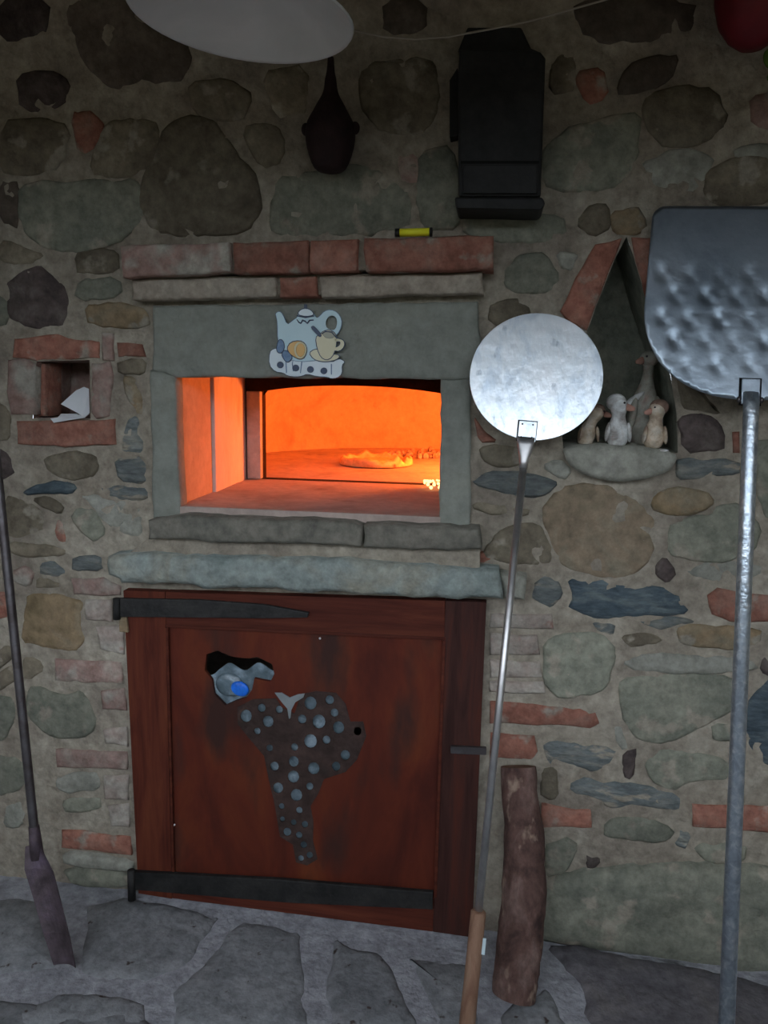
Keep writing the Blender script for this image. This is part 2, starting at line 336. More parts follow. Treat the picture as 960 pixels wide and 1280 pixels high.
def ball(name, c, r, m, parent=None, n=10, mm=7, rot=None, **k):
    V, Fc = ball_geo(c, r, n, mm, rot); return mk(name, V, Fc, m, parent, smooth=True, **k)
def lathe_geo(c, prof, n=24, ax=None):
    """prof: (r, h) list around axis through c"""
    c = Vector(c); ax = (ax or Vector((0, 0, 1))).normalized(); u = ax.orthogonal().normalized(); v = ax.cross(u); V = []; Fc = []
    for r, h in prof: V += [c + ax * h + (u * math.cos(2 * math.pi * j / n) + v * math.sin(2 * math.pi * j / n)) * r for j in range(n)]
    for i in range(len(prof) - 1):
        for j in range(n): a = i * n + j; b = i * n + (j + 1) % n; Fc.append((a, b, b + n, a + n))
    return V, Fc

# ================================================================== SETTING
X0, X1, ZT = -2.3, 1.75, 2.62
OPEN = P('220,471 551,474 549,657 226,645')
HOLE_OVEN = XZ(P('218,468 553,471 552,662 224,650'), 0)
HOLE_DOOR = XZ(P('175,765 590,775 575,1150 185,1100'), 0)
NIC = P('46,452 112,450 113,523 42,523')
HOLE_NIC = XZ(NIC, 0)
TRI = P('783,296 792,322 806,372 822,420 838,470 846,520 847,566 704,560 702,530 722,450 745,385 768,325')
HOLE_TRI = XZ(TRI, 0)
holes = [HOLE_OVEN, HOLE_DOOR, HOLE_NIC, HOLE_TRI]
outer = [(X0, -.03), (X1, -.03), (X1, ZT), (X0, ZT)]
extra = []
st = .017; nx = int((X1 - X0) / st); nz = int((ZT + .03) / st)
for i in range(1, nx):
    for j in range(1, nz):
        p = (X0 + (i + random.uniform(-.25, .25)) * st, -.03 + (j + random.uniform(-.25, .25)) * st)
        if not any(inside(p, h) for h in holes): extra.append(p)
v, fs = tri2d(outer, holes, extra)
def rel(x, z): return .006 * noise.noise(Vector((x * 11, z * 11, 3))) + .006 * noise.noise(Vector((x * 27, z * 34, 9))) + .004 * noise.noise(Vector((x * 60, z * 60, 4)))
wall = mk('wall_back', [(p.x, rel(p.x, p.y), p.y) for p in v], fs, 'mortar', smooth=True, props={'kind': 'structure'})

STONES = '''
d|0,0 58,0 50,44 0,48
d|22,95 60,88 82,104 75,132 28,135
k|86,22 108,78 135,105 190,101 228,96 236,62 200,40 165,22 158,0 90,0
r|88,145 116,140 125,172 100,190
b|0,155 50,150 78,160 76,205 30,215 0,210
b|128,160 170,150 196,155 196,200 150,222 112,212
b|205,160 230,148 262,150 290,190 318,225 320,265 305,285 230,290 192,285 178,265 182,230 198,195
b|236,104 280,100 312,122 298,150 246,138
b|302,160 345,155 352,198 325,208
b|330,90 380,85 385,135 345,145
g|25,235 70,228 130,232 165,225 178,255 176,275 140,300 100,312 60,308 35,290 25,265
k|0,230 20,230 22,285 0,275
g|345,225 395,217 440,208 490,215 512,250 505,285 440,292 345,290 340,260
p|495,198 522,193 525,226 505,232
g|530,190 565,184 575,240 570,283 530,280 522,240
g|580,268 660,264 700,272 708,293 640,298 582,293
g|685,185 720,160 760,148 800,140 795,180 790,215 760,232 690,235 682,210
k|770,115 785,85 820,72 850,70 838,95 800,115
r|724,90 750,85 755,118 730,125
b|812,120 850,108 895,115 905,150 880,172 835,180 818,165 808,140
p|942,120 972,118 975,162 945,155
k|720,0 870,0 868,35 840,45 760,48 725,40
b|455,80 535,72 545,110 540,160 480,165 452,130
k|480,0 530,0 530,40 482,38
b|690,72 716,62 718,108 692,112
l|803,200 850,190 890,192 880,225 860,240 830,235 805,222
l|922,185 970,180 972,193 926,196
b|890,215 920,198 965,197 970,250 905,255 885,240
b|722,275 742,258 760,254 764,282 742,290
o|770,265 795,260 806,278 796,290 772,290
b|0,303 25,308 50,318 35,327 0,327
d|25,340 45,332 62,345 80,362 82,405 55,410 25,402 10,395 5,370 12,350
b|92,318 120,312 145,316 146,340 98,344
g|97,349 145,347 150,370 95,373
o|105,385 140,378 182,388 183,408 115,406
g|-12,360 5,372 8,398 -10,410
g|632,335 655,320 685,320 702,345 690,363 650,365 630,355
l|697,318 722,318 716,335 702,334
b|610,384 640,374 662,390 645,406 614,404
b|147,453 178,450 178,466 150,468
o|153,472 165,475 178,495 178,518 168,515 158,492
s|158,525 168,522 173,545 178,568 155,565 153,545
s|145,575 180,573 180,604 148,602
b|-10,500 8,512 12,545 -10,548
d|-10,554 8,568 15,595 -10,602
b|55,575 90,565 115,570 120,585 110,597 85,598 60,588
S|28,614 50,606 70,603 95,610 88,616 60,614 35,618
s|128,608 150,610 182,615 180,624 158,626 130,617
b|5,622 25,625 45,635 53,650 50,665 30,670 5,668
b|42,627 57,625 77,634 72,641 58,636
r|70,652 77,655 83,675 80,682 70,675
g|90,650 98,637 116,642 128,665 118,677 105,668
l|98,618 128,622 160,630 175,640 150,660 134,655 122,638
l|150,650 165,645 178,648 178,668 150,668
b|10,680 50,684 83,690 80,695 40,695 12,692
s|50,708 62,703 78,712 77,721 52,719
s|92,700 125,697 125,712 93,714
p|16,718 30,712 40,720 32,730 18,729
b|44,726 72,728 72,735 45,735
o|35,745 70,745 100,755 98,775 102,800 90,812 60,808 25,803 32,770
b|-10,818 8,808 13,820 -6,840
b|-8,850 15,836 20,850 -5,866
b|28,822 45,825 52,838 40,848 30,848
g|35,860 50,860 75,872 100,865 108,880 117,905 110,918 80,922 55,915 35,895
g|-10,870 14,874 16,900 5,924 -10,924
l|68,975 95,968 122,972 122,988 90,992 70,988
g|78,1005 95,996 122,1000 123,1013 85,1016
l|5,1012 20,1003 28,1020 18,1036 5,1032
g|-8,945 24,950 28,985 -6,996
b|600,563 625,558 650,560 662,575 640,583 620,583 605,573
s|594,603 612,592 650,590 680,600 696,605 682,618 665,621 640,618 615,611 598,608
b|590,631 620,632 660,637 658,643 620,642 592,638
b|606,690 625,665 640,657 672,656 685,680 688,700 668,707 640,702 610,700
l|678,585 700,574 712,588 702,598
s|850,573 925,577 925,592 880,593 855,601 848,595
O|676,640 700,615 735,604 770,610 800,630 815,650 816,690 808,708 775,718 735,718 705,708 690,680
o|812,637 822,620 840,612 880,615 890,628 878,640 840,643
g|835,660 860,650 893,646 900,632 925,632 955,660 945,690 910,702 870,698 835,692
d|822,705 832,697 845,715 835,727 822,718
l|855,712 880,704 920,706 950,707 950,720 900,728 870,722
g|945,555 965,553 968,662 956,640 948,600
d|850,520 885,515 905,538 905,562 855,562
s|670,728 685,721 697,730 699,745 690,758 675,755 668,745
S|710,727 745,727 790,737 820,735 855,752 862,768 820,772 750,770 712,760 722,745
s|800,777 840,774 872,777 830,784 805,783
s|740,779 768,781 762,793 750,788
b|777,793 800,790 826,799 818,807 785,806
o|845,790 870,784 950,788 950,805 915,811 880,809 850,804
l|780,830 810,820 860,822 940,825 950,840 860,841 800,838
d|950,824 962,814 972,830 962,842 950,838
g|776,850 820,846 900,848 935,857 930,880 880,905 835,930 800,925 785,905 778,880
g|682,805 700,795 750,795 768,815 762,845 750,868 700,872 685,860 680,830
S|944,868 965,850 975,880 972,960 950,955 932,915 932,890
g|893,910 924,906 924,924 895,928
s|682,930 715,930 768,940 765,955 745,964 712,955 684,955
l|762,888 775,903 786,935 778,938 766,910
d|783,942 798,940 791,973 785,970
g|808,955 830,938 860,943 908,952 912,973 870,975 835,988 815,975
b|678,963 697,962 699,990 690,998 678,992
s|714,978 735,976 800,985 850,998 848,1014 800,1006 760,1010 752,998 716,989
g|757,1030 800,1025 840,1038 838,1052 800,1050 758,1046
g|868,1058 935,1055 930,1078 885,1080
g|680,1062 705,1052 720,1060 708,1092 685,1096
d|735,1068 748,1066 750,1086 738,1090
s|850,1042 862,1044 858,1062 845,1060
l|190,681 260,679 335,684 330,694 200,694
l|432,688 500,690 498,700 434,698
b|508,690 566,694 556,703 522,703
r|588,698 606,690 613,700 600,704
'''
BRICKS = '''
r|16,424 70,417 90,424 123,427 124,448 45,450 15,446
p|127,415 142,418 140,449 127,449
r|145,428 175,430 180,446 147,446
p|8,450 30,448 43,455 43,518 12,518 8,490
p|113,455 136,452 140,470 136,520 120,524 113,515
r|20,526 142,524 144,556 80,558 22,555
p|88,724 128,722 150,733 150,745 90,744
r|-10,740 8,742 10,770 -10,778
w|105,752 138,750 138,778 105,776
w|118,784 152,783 154,818 125,812
p|68,825 150,828 154,856 68,852
p|125,865 155,862 157,890 128,888
w|128,912 157,910 159,934 130,930
p|68,937 157,942 158,963 70,960
w|128,972 159,970 160,1000 130,1000
w|134,1008 160,1006 162,1036 138,1034
r|76,1037 162,1047 164,1070 75,1060
r|917,540 926,540 926,567 918,566
r|885,745 897,736 965,745 965,778 915,778 890,768
w|612,768 690,768 692,787 612,786
w|612,793 672,795 676,820 612,820
w|612,826 676,828 678,848 612,848
w|612,853 680,854 682,868 612,866
r|612,878 660,880 745,890 749,906 738,913 700,908 612,905
r|612,917 668,922 673,940 665,950 612,948
r|676,1008 738,1015 740,1036 676,1036
r|864,1005 905,1010 970,1010 970,1042 866,1035
'''
for ln in STONES.strip().splitlines():
    k, s = ln.split('|')
    pp_ = P(s); ym = sum(p[1] for p in pp_) / len(pp_)
    rock('stone', pp_, k, wall, yf=-.003 - random.random() * .006, bev=.006, jit=.006, rough=.005, dome=.1, grow=5.5 if ym < 300 else 3)
for ln in BRICKS.strip().splitlines():
    k, s = ln.split('|')
    rock('brick', P(s), k, wall, yf=-.006 - random.random() * .005, rnd=0, bev=.005, jit=.003, rough=.003, dome=.2)
# masonry of the big niche: two leaning bricks over the opening, dished sill stone, low plinth
for s in ('745,304 777,297 764,334 748,374 733,413 712,402 701,388', '788,297 824,298 834,330 836,440 828,446 806,366'):
    rock('brick', P(s), 'r', wall, yf=-.014, rnd=0, bev=.005, jit=.003, rough=.003, dome=.2)
rock('stone', P('845,424 862,470 884,500 905,520 860,512 852,500'), 'b', wall, yf=-.008)
rock('stone', P('592,520 604,540 622,552 600,552'), 'r', wall, yf=-.008)
rock('stone', P('706,561 760,559 830,565 847,571 836,589 800,600 760,600 730,592 712,578'), 'l', wall, yf=-.045, yb=.17, bev=.012, rough=.006)
rock('stone', P('662,1112 740,1098 810,1092 880,1090 990,1096 995,1232 900,1218 830,1206 700,1184 664,1178'), 'g', wall, yf=-.035, yb=.03, bev=.02, rough=.014, jit=.008)
rock('stone', P('78,1070 110,1072 162,1081 163,1091 80,1082'), 'l', wall, yf=-.02, bev=.006)
rock('stone', P('78,1087 160,1096 160,1110 92,1108'), 'g', wall, yf=-.02, bev=.006)
# beyond the frame the same masonry goes on
L0, R0, T0, B0 = W(0, 640).x, W(960, 640).x, W(480, 0).z, 0
def filler(xa, xb, za, zb):
    z = za
    while z < zb - .04:
        h = random.uniform(.07, .14); x = xa
        while x < xb - .05:
            wd = random.uniform(.10, .26); wd = min(wd, xb - x)
            if wd > .06:
                n = 9; pts = []
                for i in range(n):
                    a = 2 * math.pi * i / n; ca, sa = math.cos(a), math.sin(a); e = .6
                    pts.append((x + wd / 2 + (wd / 2 - .014) * math.copysign(abs(ca) ** e, ca) * random.uniform(.85, 1), z + h / 2 + (h / 2 - .012) * math.copysign(abs(sa) ** e, sa) * random.uniform(.85, 1)))
                SC[0] += 1; V, Fc = rock_geo(chaikin(pts, 1), -.008, .03, jit=.004, rough=.004, seed=SC[0])
                mk('stone', V, Fc, random.choice('gbbgosrl'), wall, smooth=True)
            x += wd
        z += h
filler(-1.95, L0 - .06, .02, 2.3)
filler(R0 + .13, 1.2, .02, 2.3)
filler(L0 - .06, R0 + .13, T0 + .04, 2.58)

# niche linings
def niche(px, depth, matn, name='niche_lining'):
    xz = XZ(px, 0); n = len(xz)
    c = Vector((sum(p[0] for p in xz) / n, sum(p[1] for p in xz) / n))
    V = [(p[0], -.002, p[1]) for p in xz] + [(c.x + (p[0] - c.x) * .97, depth, c.y + (p[1] - c.y) * .97) for p in xz]
    Fc = [(i, (i + 1) % n, (i + 1) % n + n, i + n) for i in range(n)] + [tuple(range(n, 2 * n))]
    return mk(name, V, Fc, matn, wall)
niche(NIC, .17, 'p'); niche(TRI, .19, 'niche')
rock('brick', P('46,454 56,454 57,520 46,521'), 'r', wall, yf=.02, yb=.10, rnd=0, bev=.004, dome=.1)

# floor
gx = []; st = .03
floor_pts = []
FX0, FX1, FY0, FY1 = -2.3, 1.75, -3.2, .06
v, fs = tri2d([(FX0, FY0), (FX1, FY0), (FX1, FY1), (FX0, FY1)], (), [(FX0 + (i + .5 * random.random()) * .05, FY0 + (j + .5 * random.random()) * .05) for i in range(1, 80) for j in range(1, 64)])
floor = mk('floor', [(p.x, p.y, -.004 + .006 * noise.noise(Vector((p.x * 7, p.y * 7, 0)))) for p in v], fs, 'joint', smooth=True, props={'kind': 'structure'})
def flag(xy, m, zt=.004):
    SC[0] += 1
    V, Fc = rock_geo(chaikin(resample(xy, .05), 1), -zt, .03, bev=.012, jit=.009, rough=.004, seed=SC[0], dome=.4)
    return mk('flagstone', [(a, c, -b) for a, b, c in V], Fc, m, floor, smooth=True)
FL = '''flag|165,1118 278,1146 235,1203 190,1228 98,1218 108,1130
flag|300,1150 378,1164 388,1290 215,1290 212,1242 245,1212
flag|412,1172 478,1192 500,1228 524,1290 408,1290
flag|505,1194 592,1204 600,1290 552,1290 524,1228
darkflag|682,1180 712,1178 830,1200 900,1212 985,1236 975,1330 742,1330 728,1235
flag|15,1262 90,1236 178,1248 196,1290 10,1290
flag|636,1246 690,1236 716,1290 712,1330 620,1330
flag|-30,1120 60,1125 74,1205 -30,1222'''
for ln in FL.splitlines():
    k, s = ln.split('|'); flag([(G(a, b).x, G(a, b).y) for a, b in P(s)], k)
yy = G(480, 1296).y - .03; 
while yy > -3.0:
    h = random.uniform(.24, .36); xx = -1.9
    while xx < 1.2:
        wd = random.uniform(.28, .5)
        j = lambda: random.uniform(-.02, .02)
        flag([(xx + j(), yy - h + .03 + j()), (xx + wd - .04 + j(), yy - h + .03 + j()), (xx + wd - .04 + j(), yy + j()), (xx + j(), yy + j())], 'flag'); xx += wd
    yy -= h
# unseen parapet and hedge behind the camera and side walls, added to cut light
box('trim_1', (X0, -2.62, 0), (X1, -2.45, 1.30), 'l', None, props={'kind': 'structure'})
box('wall_left', (X0 - .1, RE, -.02), (X0, .05, 2.62), 'mortar', None, props={'kind': 'structure'})
box('wall_right', (X1, RE, -.02), (X1 + .1, .05, 2.62), 'mortar', None, props={'kind': 'structure'})
box('trim_2', (-14, -12, -.1), (14, -11, 3.3), 'added_hedge', None, props={'kind': 'structure'})
box('trim_3', (-14, -12, -.12), (14, -3.2, -.02), 'gravel', None, props={'kind': 'structure'})
# porch roof over the wall and the photographer, open beyond its edge
ceil = box('ceiling', (X0, RE, 2.62), (X1, .1, 2.66), 'roofwood', None, props={'kind': 'structure'})
box('shade_fascia', (X0, RE - .03, 2.35), (X1, RE, 2.66), 'roofwood', ceil)  # low edge board, added to shade the top of the wall
for i in range(6):
    x = X0 + .3 + i * .68; box('rafter', (x, RE + .02, 2.52), (x + .09, 0.02, 2.615), 'roofwood', ceil)

# ================================================================== OVEN
oc = W(385, 650)
oven = thing('pizza_oven', 'wood-fired oven glowing orange inside a framed square mouth in the stone wall', 'oven', (oc.x, 0, OFZ))
rock('lintel', P('190,382 598,376 603,472 600,474 551,474 218,471 190,463'), 'lint', oven, yf=-.018, yb=.12, rnd=0, bev=.006, jit=.003, rough=.002, dome=.1)
rock('jamb', P('187,463 218,470 226,648 190,650'), 'lint', oven, yf=-.015, yb=.03, rnd=0, bev=.005, jit=.003, rough=.002, dome=.1)
rock('jamb', P('551,474 588,474 588,662 549,657'), 'lint', oven, yf=-.015, yb=.03, rnd=0, bev=.005, jit=.003, rough=.002, dome=.1)
rock('sill', P('184,650 226,646 440,654 452,660 452,683 300,680 184,673'), 'sill', oven, yf=-.07, yb=.05, rnd=0, bev=.008, jit=.004, rough=.003, dome=.1)
rock('sill', P('455,656 549,659 600,661 602,686 560,689 455,684'), 'sill', oven, yf=-.07, yb=.05, rnd=0, bev=.008, jit=.004, rough=.003, dome=.1)
rock('ledge_slab', P('134,697 150,693 300,697 450,703 622,716 628,748 560,750 400,741 240,734 150,731 148,724 134,720'), 'L', oven, yf=-.075, yb=.05, rnd=0, bev=.012, jit=.006, rough=.006, dome=.1, label='blue-grey dressed stone slab above the wooden door')
rock('ledge_slab', P('626,718 659,722 655,750 630,748'), 'l', oven, yf=-.05, yb=.05, rnd=0, bev=.008)
for k, s, y in (('p', '149,307 286,302 288,340 152,347', -.085), ('r', '291,303 384,300 384,340 291,342', -.08), ('r', '388,300 447,299 447,338 388,340', -.082), ('r', '455,298 617,294 616,336 456,340', -.09),
                ('c', '164,349 344,345 345,371 165,375', -.05), ('r', '349,346 395,345 396,371 350,372', -.052), ('c', '400,345 604,341 605,367 402,371', -.055)):
    rock('brick', P(s), k, oven, yf=y, yb=.02, rnd=0, bev=.005, jit=.003, rough=.003, dome=.1)
# mortar bed that carries the corbelled bricks
plate('mortar_bed', P('154,309 613,298 612,334 156,344'), -.06, .01, 'mortar', oven)
plate('mortar_bed', P('168,347 600,340 600,366 170,371'), -.035, .01, 'mortar', oven)
# fill under the sill
plate('mortar_bed', P('186,672 600,684 600,712 150,700'), -.035, .02, 'mortar', oven)
# tunnel
ol = W(222, 560).x; orr = W(551, 560).x; TZ = W(385, 470).z; YF = .56
print('oven', ol, orr, OFZ, TZ, 'sillz', W(300, 650).z, W(308, 612, YF).z)
xs = W(308, 560, YF).x
sp = ol + .004
V, Fc = join_geo([([(ol - .05, .02, OFZ - .02), (ol + .0, .02, OFZ - .02), (ol + .002, .24, OFZ - .02), (ol - .05, .24, OFZ - .02), (ol - .05, .02, TZ + .02), (ol, .02, TZ + .02), (ol + .002, .24, TZ + .02), (ol - .05, .24, TZ + .02)], [(0, 1, 2, 3), (4, 7, 6, 5), (0, 4, 5, 1), (1, 5, 6, 2), (2, 6, 7, 3), (3, 7, 4, 0)])])
mk('side_wall', V, Fc, 'plaster', oven)
V = [(a, b, c) for c in (OFZ - .02, TZ + .02) for a, b in ((ol - .05, .243), (ol + .012, .243), (xs, YF), (xs - .08, YF))]
mk('side_plate', V, [(0, 1, 2, 3), (4, 7, 6, 5), (0, 4, 5, 1), (1, 5, 6, 2), (2, 6, 7, 3), (3, 7, 4, 0)], 'panel', oven, bevel=.003)
box('side_wall', (orr, .02, OFZ - .02), (orr + .06, YF, TZ + .02), 'plaster', oven)
box('tunnel_roof', (ol - .06, .02, TZ + .004), (orr + .06, YF, TZ + .06), 'soot', oven)
box('hearth_tile', (ol - .02, -.012, OFZ - .04), (orr + .03, .46, OFZ), 'hearth', oven)
box('hearth_tile', (CHX - .8, .463, OFZ - .04), (CHX + .8, 2.1, OFZ - .002), 'hearth', oven)
# arched iron mouth
xl = W(327, 550, YF).x; zr = W(327, 489, YF).z; zc = W(432, 482, YF).z; xr = W(562, 550, YF).x
arch = [(xl, OFZ - .001)] + [(xl + (xr - xl) * t, zr + (zc - zr) * (1 - abs(2 * t - 1) ** 2.2)) for t in [i / 14 for i in range(15)]] + [(xr, OFZ - .001)]
V, Fc = plate_geo([(CHX - .8, OFZ - .03), (CHX + .85, OFZ - .03), (CHX + .85, OFZ + .62), (CHX - .8, OFZ + .62)], YF + .01, YF + .05, [arch]); mk('mouth_wall', V, Fc, 'soot', oven)
w2 = xl - W(310, 550, YF).x
out = [(xl - w2, OFZ)] + [(xl - w2, TZ), (xr + w2, TZ), (xr + w2, OFZ)]
top = [(xl - w2, zr - .002)] + arch[1:-1] + [(xr + w2, zr - .002), (xr + w2, TZ + .01), (xl - w2, TZ + .01)]
V, Fc = plate_geo(top, YF - .012, YF + .02); mk('door_frame_arch', V, Fc, 'soot', oven)
box('door_frame_post', (xl - w2, YF - .015, OFZ), (xl, YF + .02, zr), 'ironlit', oven, bevel=.004)
box('door_frame_post', (xr, YF - .015, OFZ), (xr + w2, YF + .02, zr), 'ironlit', oven, bevel=.004)
# chamber
V = []; Fc = []; n = 56; prof = [(1, 0), (1, .10), (.985, .18), (.93, .27), (.83, .345), (.68, .41), (.48, .455), (.25, .48), (.02, .485)]
for r, h in prof:
    for j in range(n):
        a = 2 * math.pi * j / n; d = 1 + .012 * noise.noise(Vector((math.cos(a) * 3, math.sin(a) * 3, h * 9)))
        V.append((CHX + CHR * r * d * math.cos(a), CHY + CHR * r * d * math.sin(a), OFZ - .003 + h))
for i in range(len(prof) - 1):
    for j in range(n):
        a = i * n + j; b = i * n + (j + 1) % n; q = [a, b, b + n, a + n]
        if sum(V[t][1] for t in q) / 4 > YF + .03: Fc.append(tuple(q))
V = [(x, max(y, YF + .02), z) for x, y, z in V]
mk('chamber_dome', V, Fc, 'plaster', oven, smooth=True)

# pizza
pc = G(470, 577, OFZ + .01); 
pz = thing('pizza', 'baking pizza with puffy browned crust on the oven floor', 'pizza', (pc.x, pc.y, OFZ))
PR = .145; n = 40; V = []; Fc = []
rings = [(0, .006), (.35, .010), (.62, .009), (.80, .010), (.86, .022), (.93, .030), (1.0, .022), (1.02, .004), (.97, .0)]
for k, (r, h) in enumerate(rings):
    for j in range(n):
        a = 2 * math.pi * j / n; bulge = 1 + .05 * noise.noise(Vector((math.cos(a) * 2.2, math.sin(a) * 2.2, 1)))
        hh = h * (1 + .9 * noise.noise(Vector((math.cos(a) * 5, math.sin(a) * 5, 4)))) if k in (4, 5, 6) else h
        V.append((pc.x + PR * r * bulge * math.cos(a), pc.y + PR * r * bulge * math.sin(a), OFZ + .001 + hh))
for i in range(len(rings) - 1):
    for j in range(n): a = i * n + j; b = i * n + (j + 1) % n; Fc.append((a, b, b + n, a + n))
mk('crust', V, Fc, 'crust', pz, smooth=True)
V = []; Fc = []
for k, r in enumerate((.01, .3, .6, .84)):
    for j in range(n):
        a = 2 * math.pi * j / n; V.append((pc.x + PR * r * math.cos(a), pc.y + PR * r * math.sin(a), OFZ + .014 + .006 * noise.noise(Vector((r * 8 * math.cos(a), r * 8 * math.sin(a), 2)))))
for i in range(3):
    for j in range(n): a = i * n + j; b = i * n + (j + 1) % n; Fc.append((a, b, b + n, a + n))
Fc.append(tuple(range(n)))
mk('topping', V, Fc, 'cheese', pz, smooth=True)
# fire on the right of the chamber
fx = CHX + .50; fr = thing('fire', 'glowing embers and charred logs at the right edge of the oven mouth', 'fire', (fx, 1.05, OFZ))
gl = []
ec = G(538, 606, OFZ + .01)
for i in range(26):
    q = random.random(); gl.append(ball_geo((ec.x + random.uniform(-.022, .05), ec.y + random.uniform(-.05, .05), OFZ + .006 + random.random() * .014), random.uniform(.003, .006), 6, 5))
for i in range(90):
    gl.append(ball_geo((fx + random.gauss(.02, .09), 1.1 + random.gauss(0, .16), OFZ + .012 + random.random() * .02), random.uniform(.008, .018), 6, 5))
V, Fc = join_geo(gl); o = mk('embers', V, Fc, 'ember', fr); o['kind'] = 'stuff'
for a, b in (((fx - .02, .95, OFZ + .05), (fx + .1, 1.3, OFZ + .07)), ((fx + .09, .92, OFZ + .05), (fx + .03, 1.32, OFZ + .09)), ((fx - .05, 1.2, OFZ + .10), (fx + .12, 1.02, OFZ + .12))):
    sweep('log', [a, b], .03, 'char', fr, n=9)
gl = []
for i in range(40):
    g = G(random.uniform(485, 548), random.uniform(566, 572), OFZ + .01); gl.append(ball_geo((g.x, g.y + random.uniform(-.05, .2), OFZ + .008), random.uniform(.006, .016), 6, 5))
V, Fc = join_geo(gl); o = mk('ash_lumps', V, Fc, 'ash', fr); o['kind'] = 'stuff'

# ================================================================== CUPBOARD DOOR
YD = -.03
dc = W(380, 1150, YD)
door = thing('cupboard_door', 'reddish wooden door with a grape-shaped cut-out below the oven, iron straps across it', 'door', (dc.x, YD, .02))
def dplate(name, s, y1, y0, m, **k): return plate(name, P(s), y1, y0, m, door, bevel=.002, **k)
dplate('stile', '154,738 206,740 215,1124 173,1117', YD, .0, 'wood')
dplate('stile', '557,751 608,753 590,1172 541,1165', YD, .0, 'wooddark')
dplate('rail', '206.5,740 556.5,751 556,799 207,783', YD - .0, .0, 'woodh')
dplate('rail', '214.5,1100 543,1122 541,1165 215,1123', YD, .0, 'woodh')
GR = [(307.5,895,8),(327,885,5.5),(335,902,7.5),(349,887,5),(321.5,914,4.5),(337,935,4.5),(388,879,8.5),(412,875,6),(418,891,5.5),(377.5,899,6),(398.5,902,9),(423,909.5,8),(388,926.5,9),(408,925,5.5),(368,934,5),(367,952,7),(343,958,6),(392,960.6,8),(420,958,6),(431.5,944,6.5),(366.7,971,8),(347.5,985,7),(387,983,5),(370.5,994,8),(352,1008,4),(374,1013,4.5),(353,1024,3.5),(367,1028,4),(381,1030.6,4.5),(359,1040,5.5),(373.7,1044,4.5),(379.5,1056,4.5),(387,1069,4.5),(376,1073,4),(447,914,5.5)]
LEAF = P('258,818 272,813 290,821 310,823 322,821 340,830 343,842 338,852 326,850 318,848 315,862 308,872 295,876 282,882 268,868 265,850 256,838')
CL = P('297,884 316,874 345,873 352,884 368,892 376,868 395,864 420,866 432,880 438,902 454,902 458,920 446,950 432,965 405,974 398,992 388,1008 392,1028 391,1050 397,1074 384,1082 370,1078 366,1056 350,1046 346,1022 342,1000 336,975 330,945 312,924 297,905')
def clean(c): return [(a, b) for a, b in c]
plate('panel', P('206,782 557,798 546,1124 214,1104'), YD + .008, YD + .018, 'woodpanel', door, holes=[LEAF, CL], bevel=0)
for s_ in ('206,781 557,797 557,800.5 206,784.5', '553,801 557,801 546,1122 542,1122', '207,785 210,785 218,1103 215,1103'):
    plate('bead_moulding', P(s_), YD - .003, YD + .01, 'woodh', door, bevel=.001)
TF = P('343,866 352,866 362,872 372,868 381,867 379,872 369,878 364,888 363,898 361,899 359,886 352,878')
holesC = [circ(a, b, r * .9, r, 12) for a, b, r in GR] + []
plate('grape_shade_plate', CL, YD + .0065, YD + .0095, 'cutout_shade', door, holes=[h for h in holesC], bevel=0, label='dark plate standing for shade around the grape cut-out, pierced with round holes')  # thin plate whose dark colour stands in for shade around the cut-outs
plate('stem_slot_fill', TF, YD + .003, YD + .0062, 'stem', door, bevel=.001, label='pale forked piece standing for the bag seen through the stem slot')  # added pale plate, stands for the bag seen through the forked slot
plate('iron_strap', P('141,748 250,750 330,756 386,766 384,772 330,773 141,771'), YD - .012, YD - .001, 'iron', door)
plate('iron_strap', P('160,1090 350,1100 541,1116 541,1137 350,1128 160,1112'), YD - .014, YD - .001, 'iron', door)
plate('hinge_block', P('148,772 158,772 160,791 149,790'), YD - .008, .0, 'o', door, label='small ochre hinge block')
kn = W(164, 1100, YD - .02); sweep('hinge_knuckle', [W(164, 1088, YD - .016), W(165, 1128, YD - .016)], .011, 'iron', door)
sweep('hinge_knuckle', [W(146, 748, YD - .012), W(146, 774, YD - .012)], .010, 'iron', door)
plate('latch', P('563,933 608,935 608,944 563,942'), YD - .01, YD - .0005, 'darkrod', door, label='grey iron latch')
ball('nail', W(218, 1031, YD + .004), .003, 'paper', door); ball('nail', W(400, 798, YD - .002), .003, 'paper', door)
# cupboard interior behind the door
cb = W(380, 1130, 0)
xa, xb = W(178, 900, 0).x, W(585, 900, 0).x
V = [(xa, 0.0, .05), (xb, 0.0, .05), (xb, .4, .05), (xa, .4, .05), (xa, 0.0, W(380, 768, 0).z), (xb, 0.0, W(380, 768, 0).z), (xb, .4, W(380, 768, 0).z), (xa, .4, W(380, 768, 0).z)]
mk('cupboard_lining', V, [(0, 1, 2, 3), (4, 7, 6, 5), (2, 6, 7, 3), (0, 3, 7, 4), (1, 5, 6, 2)], 'k', wall)
